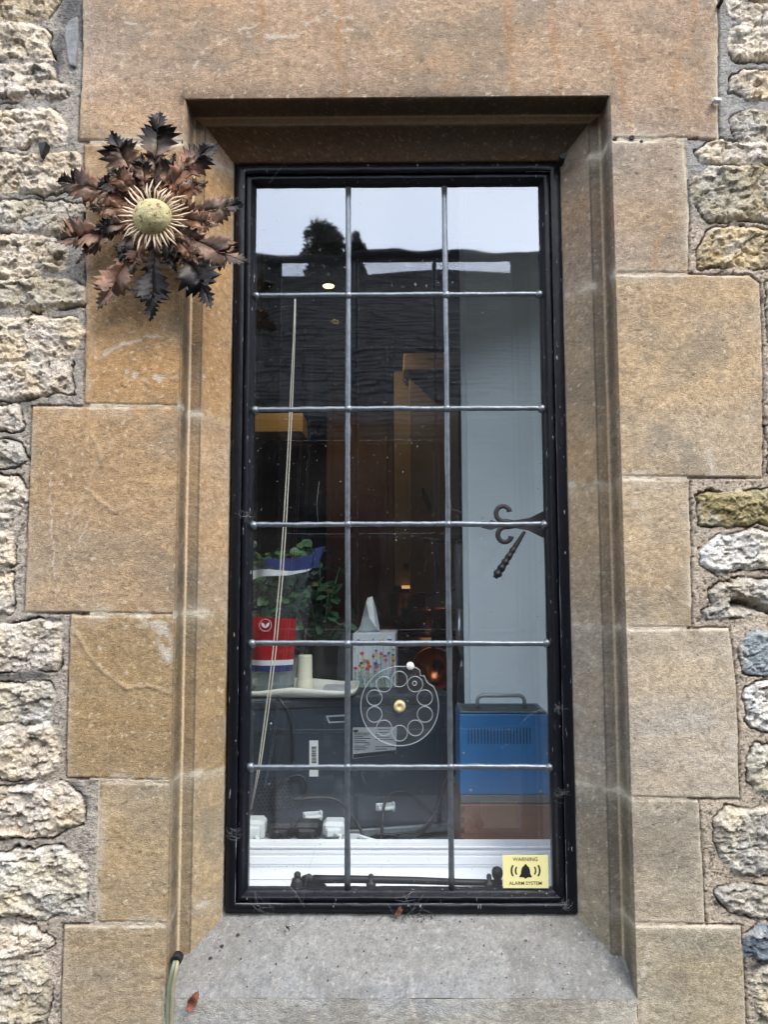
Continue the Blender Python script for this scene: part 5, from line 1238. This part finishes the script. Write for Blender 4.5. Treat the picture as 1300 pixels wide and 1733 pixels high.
# dead leaves
def dead_leaf(p, n_up, L, W, rot, lab, col):
    m = MB(); up_ = Vector(n_up).normalized(); side = up_.cross(Vector((0, 1, 0))).normalized(); f_ = side.cross(up_); ca, sa_ = math.cos(rot), math.sin(rot)
    a_ = side * ca + f_ * sa_; b_ = f_ * ca - side * sa_; V = []; n_ = 12; rr_ = random.Random(int(L * 1e5))
    for i in range(n_ + 1):
        t = i / n_; wv = W * math.sin(math.pi * (.04 + .92 * t)) ** .7 * rr_.uniform(.75, 1.1)
        for s_ in (-1, -.4, 0, .4, 1): V.append(Vector(p) + a_ * (L * (t - .5)) + b_ * wv * s_ + up_ * (.003 + .006 * abs(s_) ** 1.3 + .004 * math.sin(t * 6)))
    m.add(V, [(i * 5 + j, i * 5 + j + 1, i * 5 + j + 6, i * 5 + j + 5) for i in range(n_) for j in range(4)], 0, True)
    o = m.build('dead_leaf', mat('dead_leaf_' + lab[:4], col, .7, var=.3, vscale=200)); tag(o, lab, 'dead leaf', 'dead leaves on the sill'); return o
zsl = (0, -.7, .7)
dead_leaf(U(328, 1692, -.003), (0, -1, .1), .033, .0085, math.radians(-62), 'rust brown dry leaf clinging beside the cables at lower left', srgb(142, 92, 74))
dead_leaf(U(676, 1546, .100), zsl, .018, .006, math.radians(-50), 'small curled red brown leaf just under the window frame', srgb(104, 66, 52))
dead_leaf(U(487, 1573, .078), zsl, .011, .002, math.radians(50), 'thin dark leaf scrap on the left part of the sill', srgb(96, 66, 50))
# grit and twigs, cobwebs
m = MB(); rg = random.Random(9)
def on_sill(x_, t): # t 0 outer .. 1 frame
    return Vector((x_, t * .112 - .001, ZSILL + (ZS_IN - ZSILL) * t ** .92 + .001))
for k in range(150):
    x_ = rg.uniform(XL + .03, XR - .03); t = rg.random() ** .7
    if rg.random() < .35: x_ = rg.gauss(U(690, 1545, .1).x, .05); t = rg.uniform(.85, 1)
    p = on_sill(min(max(x_, XL + .02), XR - .02), t); r_ = rg.uniform(.0006, .0018)
    m.lathe([(.0001, r_), (r_, 0), (.0001, -r_)], p, 'Z', 5, rg.choice([0, 1, 1, 1]))
for k in range(26):
    p = on_sill(U(680, 1545, .1).x + rg.gauss(0, .03), rg.uniform(.88, 1)); d_ = Vector((rg.uniform(-1, 1), rg.uniform(-.3, .3), rg.uniform(-.3, .6))) * .009
    m.tube([p, p + d_ * .5 + Vector((0, -.001, .002)), p + d_], .0004, 4, 1)
for (x, y) in ((343, 1584), (355, 1628), (401, 1587), (374, 1607), (1040, 1585)):
    p = U(x, y, .05); t = (x - 0) * 0 + max(0, min(1, (1690 - y) / 150)); p = on_sill(U(x, y, t * .1).x, t); m.lathe([(.0001, .0016), (.0026, .0012), (.0032, 0), (.0001, -.001)], p, 'Z', 8, 1)
o = m.build('sill_grit', [mat('pale_grit', srgb(190, 186, 178), .8), mat('dark_grit', srgb(58, 52, 46), .8)]); o['kind'] = 'stuff'; tag(o, 'loose grit and twigs scattered along the stone sill', 'grit')
M_WEB = mat('cobweb_silk', srgb(190, 192, 196), .7, var=.1, alpha=.55)
m = MB()
def web(cx_, cy_, R_, n, Y0, Y1, sd=0):
    rr_ = random.Random(sd)
    for k in range(n):
        a_ = rr_.uniform(0, 6.28); b_ = a_ + rr_.uniform(.6, 3); r0, r1 = R_ * rr_.uniform(.3, 1), R_ * rr_.uniform(.3, 1)
        p = U(cx_ + r0 * math.cos(a_), cy_ + r0 * math.sin(a_) * .8, rr_.uniform(Y0, Y1)); q_ = U(cx_ + r1 * math.cos(b_), cy_ + r1 * math.sin(b_) * .8, rr_.uniform(Y0, Y1)); md = p.lerp(q_, .5) + Vector((0, -.001, -.003))
        m.tube([p, md, q_], rr_.uniform(.00007, .00018), 3)
web(395, 1410, 18, 12, .088, .094, 1); web(960, 1530, 16, 12, .088, .094, 2); web(690, 1540, 45, 14, .088, .096, 3); web(948, 1200, 16, 9, .09, .096, 4); web(950, 1345, 18, 9, .09, .096, 5); web(415, 875, 18, 9, .09, .10, 6)
web(310, 395, 22, 12, -.05, -.035, 7); web(440, 1530, 30, 8, .088, .095, 8)
for pts in ([(455,310),(470,290),(492,262)], [(432,875),(410,874),(396,868)], [(535,1430),(520,1480),(512,1530)], [(880,1225),(900,1208),(928,1195)], [(540,815),(536,850),(538,885)], [(760,845),(765,862),(785,868)], [(618,1295),(612,1310),(618,1325)], [(480,1490),(500,1510),(515,1535)]):
    m.tube([U(x, y, .098 if i != 1 else .094) for i, (x, y) in enumerate(pts)], .0002, 3)
o = m.build('cobweb', M_WEB); o['kind'] = 'stuff'; tag(o, 'wispy cobweb strands caught on the black frame and sculpture', 'cobweb')

# ------------------------------------------------------------------ outside, seen in the glass
m = MB(); m.box((-150, -160, -.03), (150, .14, 0)); struct(m.build('street', mat('grey_street', srgb(60, 59, 58), .9, var=.2, vscale=2)))
OH = thing('opposite_house', 'long stone house with dark stone tile roof mirrored in the leaded panes', 'house', (0, -6.5, 0))
M_OW = mat('shaded_house_stone', srgb(62, 58, 54), .9, var=.5, vscale=1.6, aniso=(.5, 1, 2.2), bump=.02, bscale=4)
M_OR = mat('stone_tiles', srgb(62, 64, 66), .95, spec=.1, var=.7, vscale=5, bump=.01, bscale=14, aniso=(1, 1, 2))
DR = 1.37
ye, yr = -5.6, -8.8
ze = CAMZ + .215 * (DR - 1.37 + 1.37 + (-ye) + YG); zr = CAMZ + .436 * (1.37 + (-yr) + YG)
m = MB(); m.box((-9, ye - .25, 0), (9.5, yr * 2 - ye + .25, ze), 0); m.build('wall', M_OW, OH)
m = MB(); rr_ = random.Random(6); NR = 44
for r_ in range(NR):
    t0, t1 = r_ / NR, (r_ + 1.25) / NR; x = -9.3
    while x < 9.8:
        w_ = rr_.uniform(.16, .36); u0, u1 = t0, min(t1, 1.0); lf = .020 * rr_.uniform(.6, 1.5); sag = .05 * math.sin(x * .7 + 1) + .02 * math.sin(x * 2.3)
        y0_, z0_ = ye + .1 + (yr - ye - .1) * u0, ze - .05 + (zr - ze + .05) * u0; y1_, z1_ = ye + .1 + (yr - ye - .1) * u1, ze - .05 + (zr - ze + .05) * u1
        m.add([(x, y0_, z0_ + lf + sag * u0), (x + w_ - .012, y0_, z0_ + lf + sag * u0), (x + w_ - .012, y1_, z1_ + .005 + sag * u1), (x, y1_, z1_ + .005 + sag * u1), (x, y0_, z0_ + sag * u0 - .01), (x + w_ - .012, y0_, z0_ + sag * u0 - .01)], [(0, 1, 2, 3), (0, 4, 5, 1)]); x += w_
m.add([(-9.3, ye + .12, ze - .08), (9.8, ye + .12, ze - .08), (9.8, yr, zr - .06), (-9.3, yr, zr - .06), (9.8, 2 * yr - ye, ze), (-9.3, 2 * yr - ye, ze)], [(0, 1, 2, 3), (3, 2, 4, 5), (0, 3, 5), (1, 4, 2)])
m.tube([(-9.3 + k * .5, yr, zr + .03 + .06 * math.sin((-9.3 + k * .5) * .7 + 1) + .03 * math.sin((-9.3 + k * .5) * 2.3)) for k in range(39)], .09, 8)
m.build('roof', M_OR, OH)
M_FW = mat('far_window', srgb(34, 36, 40), .7, spec=.1)
for x in (-4.2, -1.0, 2.3, 5.4): m = MB(); m.box((x, ye - .30, 1.1), (x + .9, ye - .24, 2.3)); m.build('window', M_FW, OH)
def tree(x, y, h, r, lab, seed, name='conifer_tree'):
    o = thing(name, lab, 'tree', (x, y, 0)); rr_ = random.Random(seed)
    m = MB(); m.tube([(x, y, 0), (x + .1, y, h * .5), (x, y, h * .95)], [.25, .15, .03], 8); m.build('trunk', mat('bark_' + str(seed), srgb(60, 50, 42), .9), o)
    m = MB()
    for k in range(9000):
        t = rr_.random() ** .8; z = h * (.45 + .55 * t); rad = r * min(1, 3.2 * (1 - t) ** .6) * (.55 + .7 * vn1(z * 1.3, seed) + .3 * vn1(z * 4.1, seed + 1)); a_ = rr_.uniform(0, 6.28); q_ = rr_.random() ** .5
        if vn1(a_ * 1.3 + z * 2.2, seed + 7) < .34: continue
        c = Vector((x + .25 * r * math.sin(z * 1.9) + rad * q_ * math.cos(a_), y + rad * q_ * math.sin(a_), z + rr_.uniform(-.1, .1))); s_ = rr_.uniform(.05, .14)
        d1 = Vector((rr_.gauss(0, 1), rr_.gauss(0, 1), rr_.gauss(0, .6))).normalized() * s_; d2 = Vector((rr_.gauss(0, 1), rr_.gauss(0, 1), rr_.gauss(0, 1))).normalized() * s_ * .6
        m.add([c - d1, c + d2, c + d1, c - d2], [(0, 1, 2, 3)])
    m.build('crown', mat('foliage_' + str(seed), srgb(52, 66, 48), .8, var=.4, vscale=2), o)
def outpt(px_, py_, D):
    """point mirrored in the glass at a photo position, D metres in front of the glass"""
    q_ = U(px_, py_, YG); d_ = q_ - Vector((0, CAMY, CAMZ)); return Vector((q_.x + d_.x / d_.y * D, YG - D, q_.z + d_.z / d_.y * D))
p = outpt(540, 366, 19); tree(p.x, p.y, p.z, .74, 'dark bushy conifer rising behind the opposite roof', 3)
p = outpt(601, 398, 21); tree(p.x, p.y, p.z, .34, 'small narrow conifer right of the bushy one behind the opposite roof', 4)
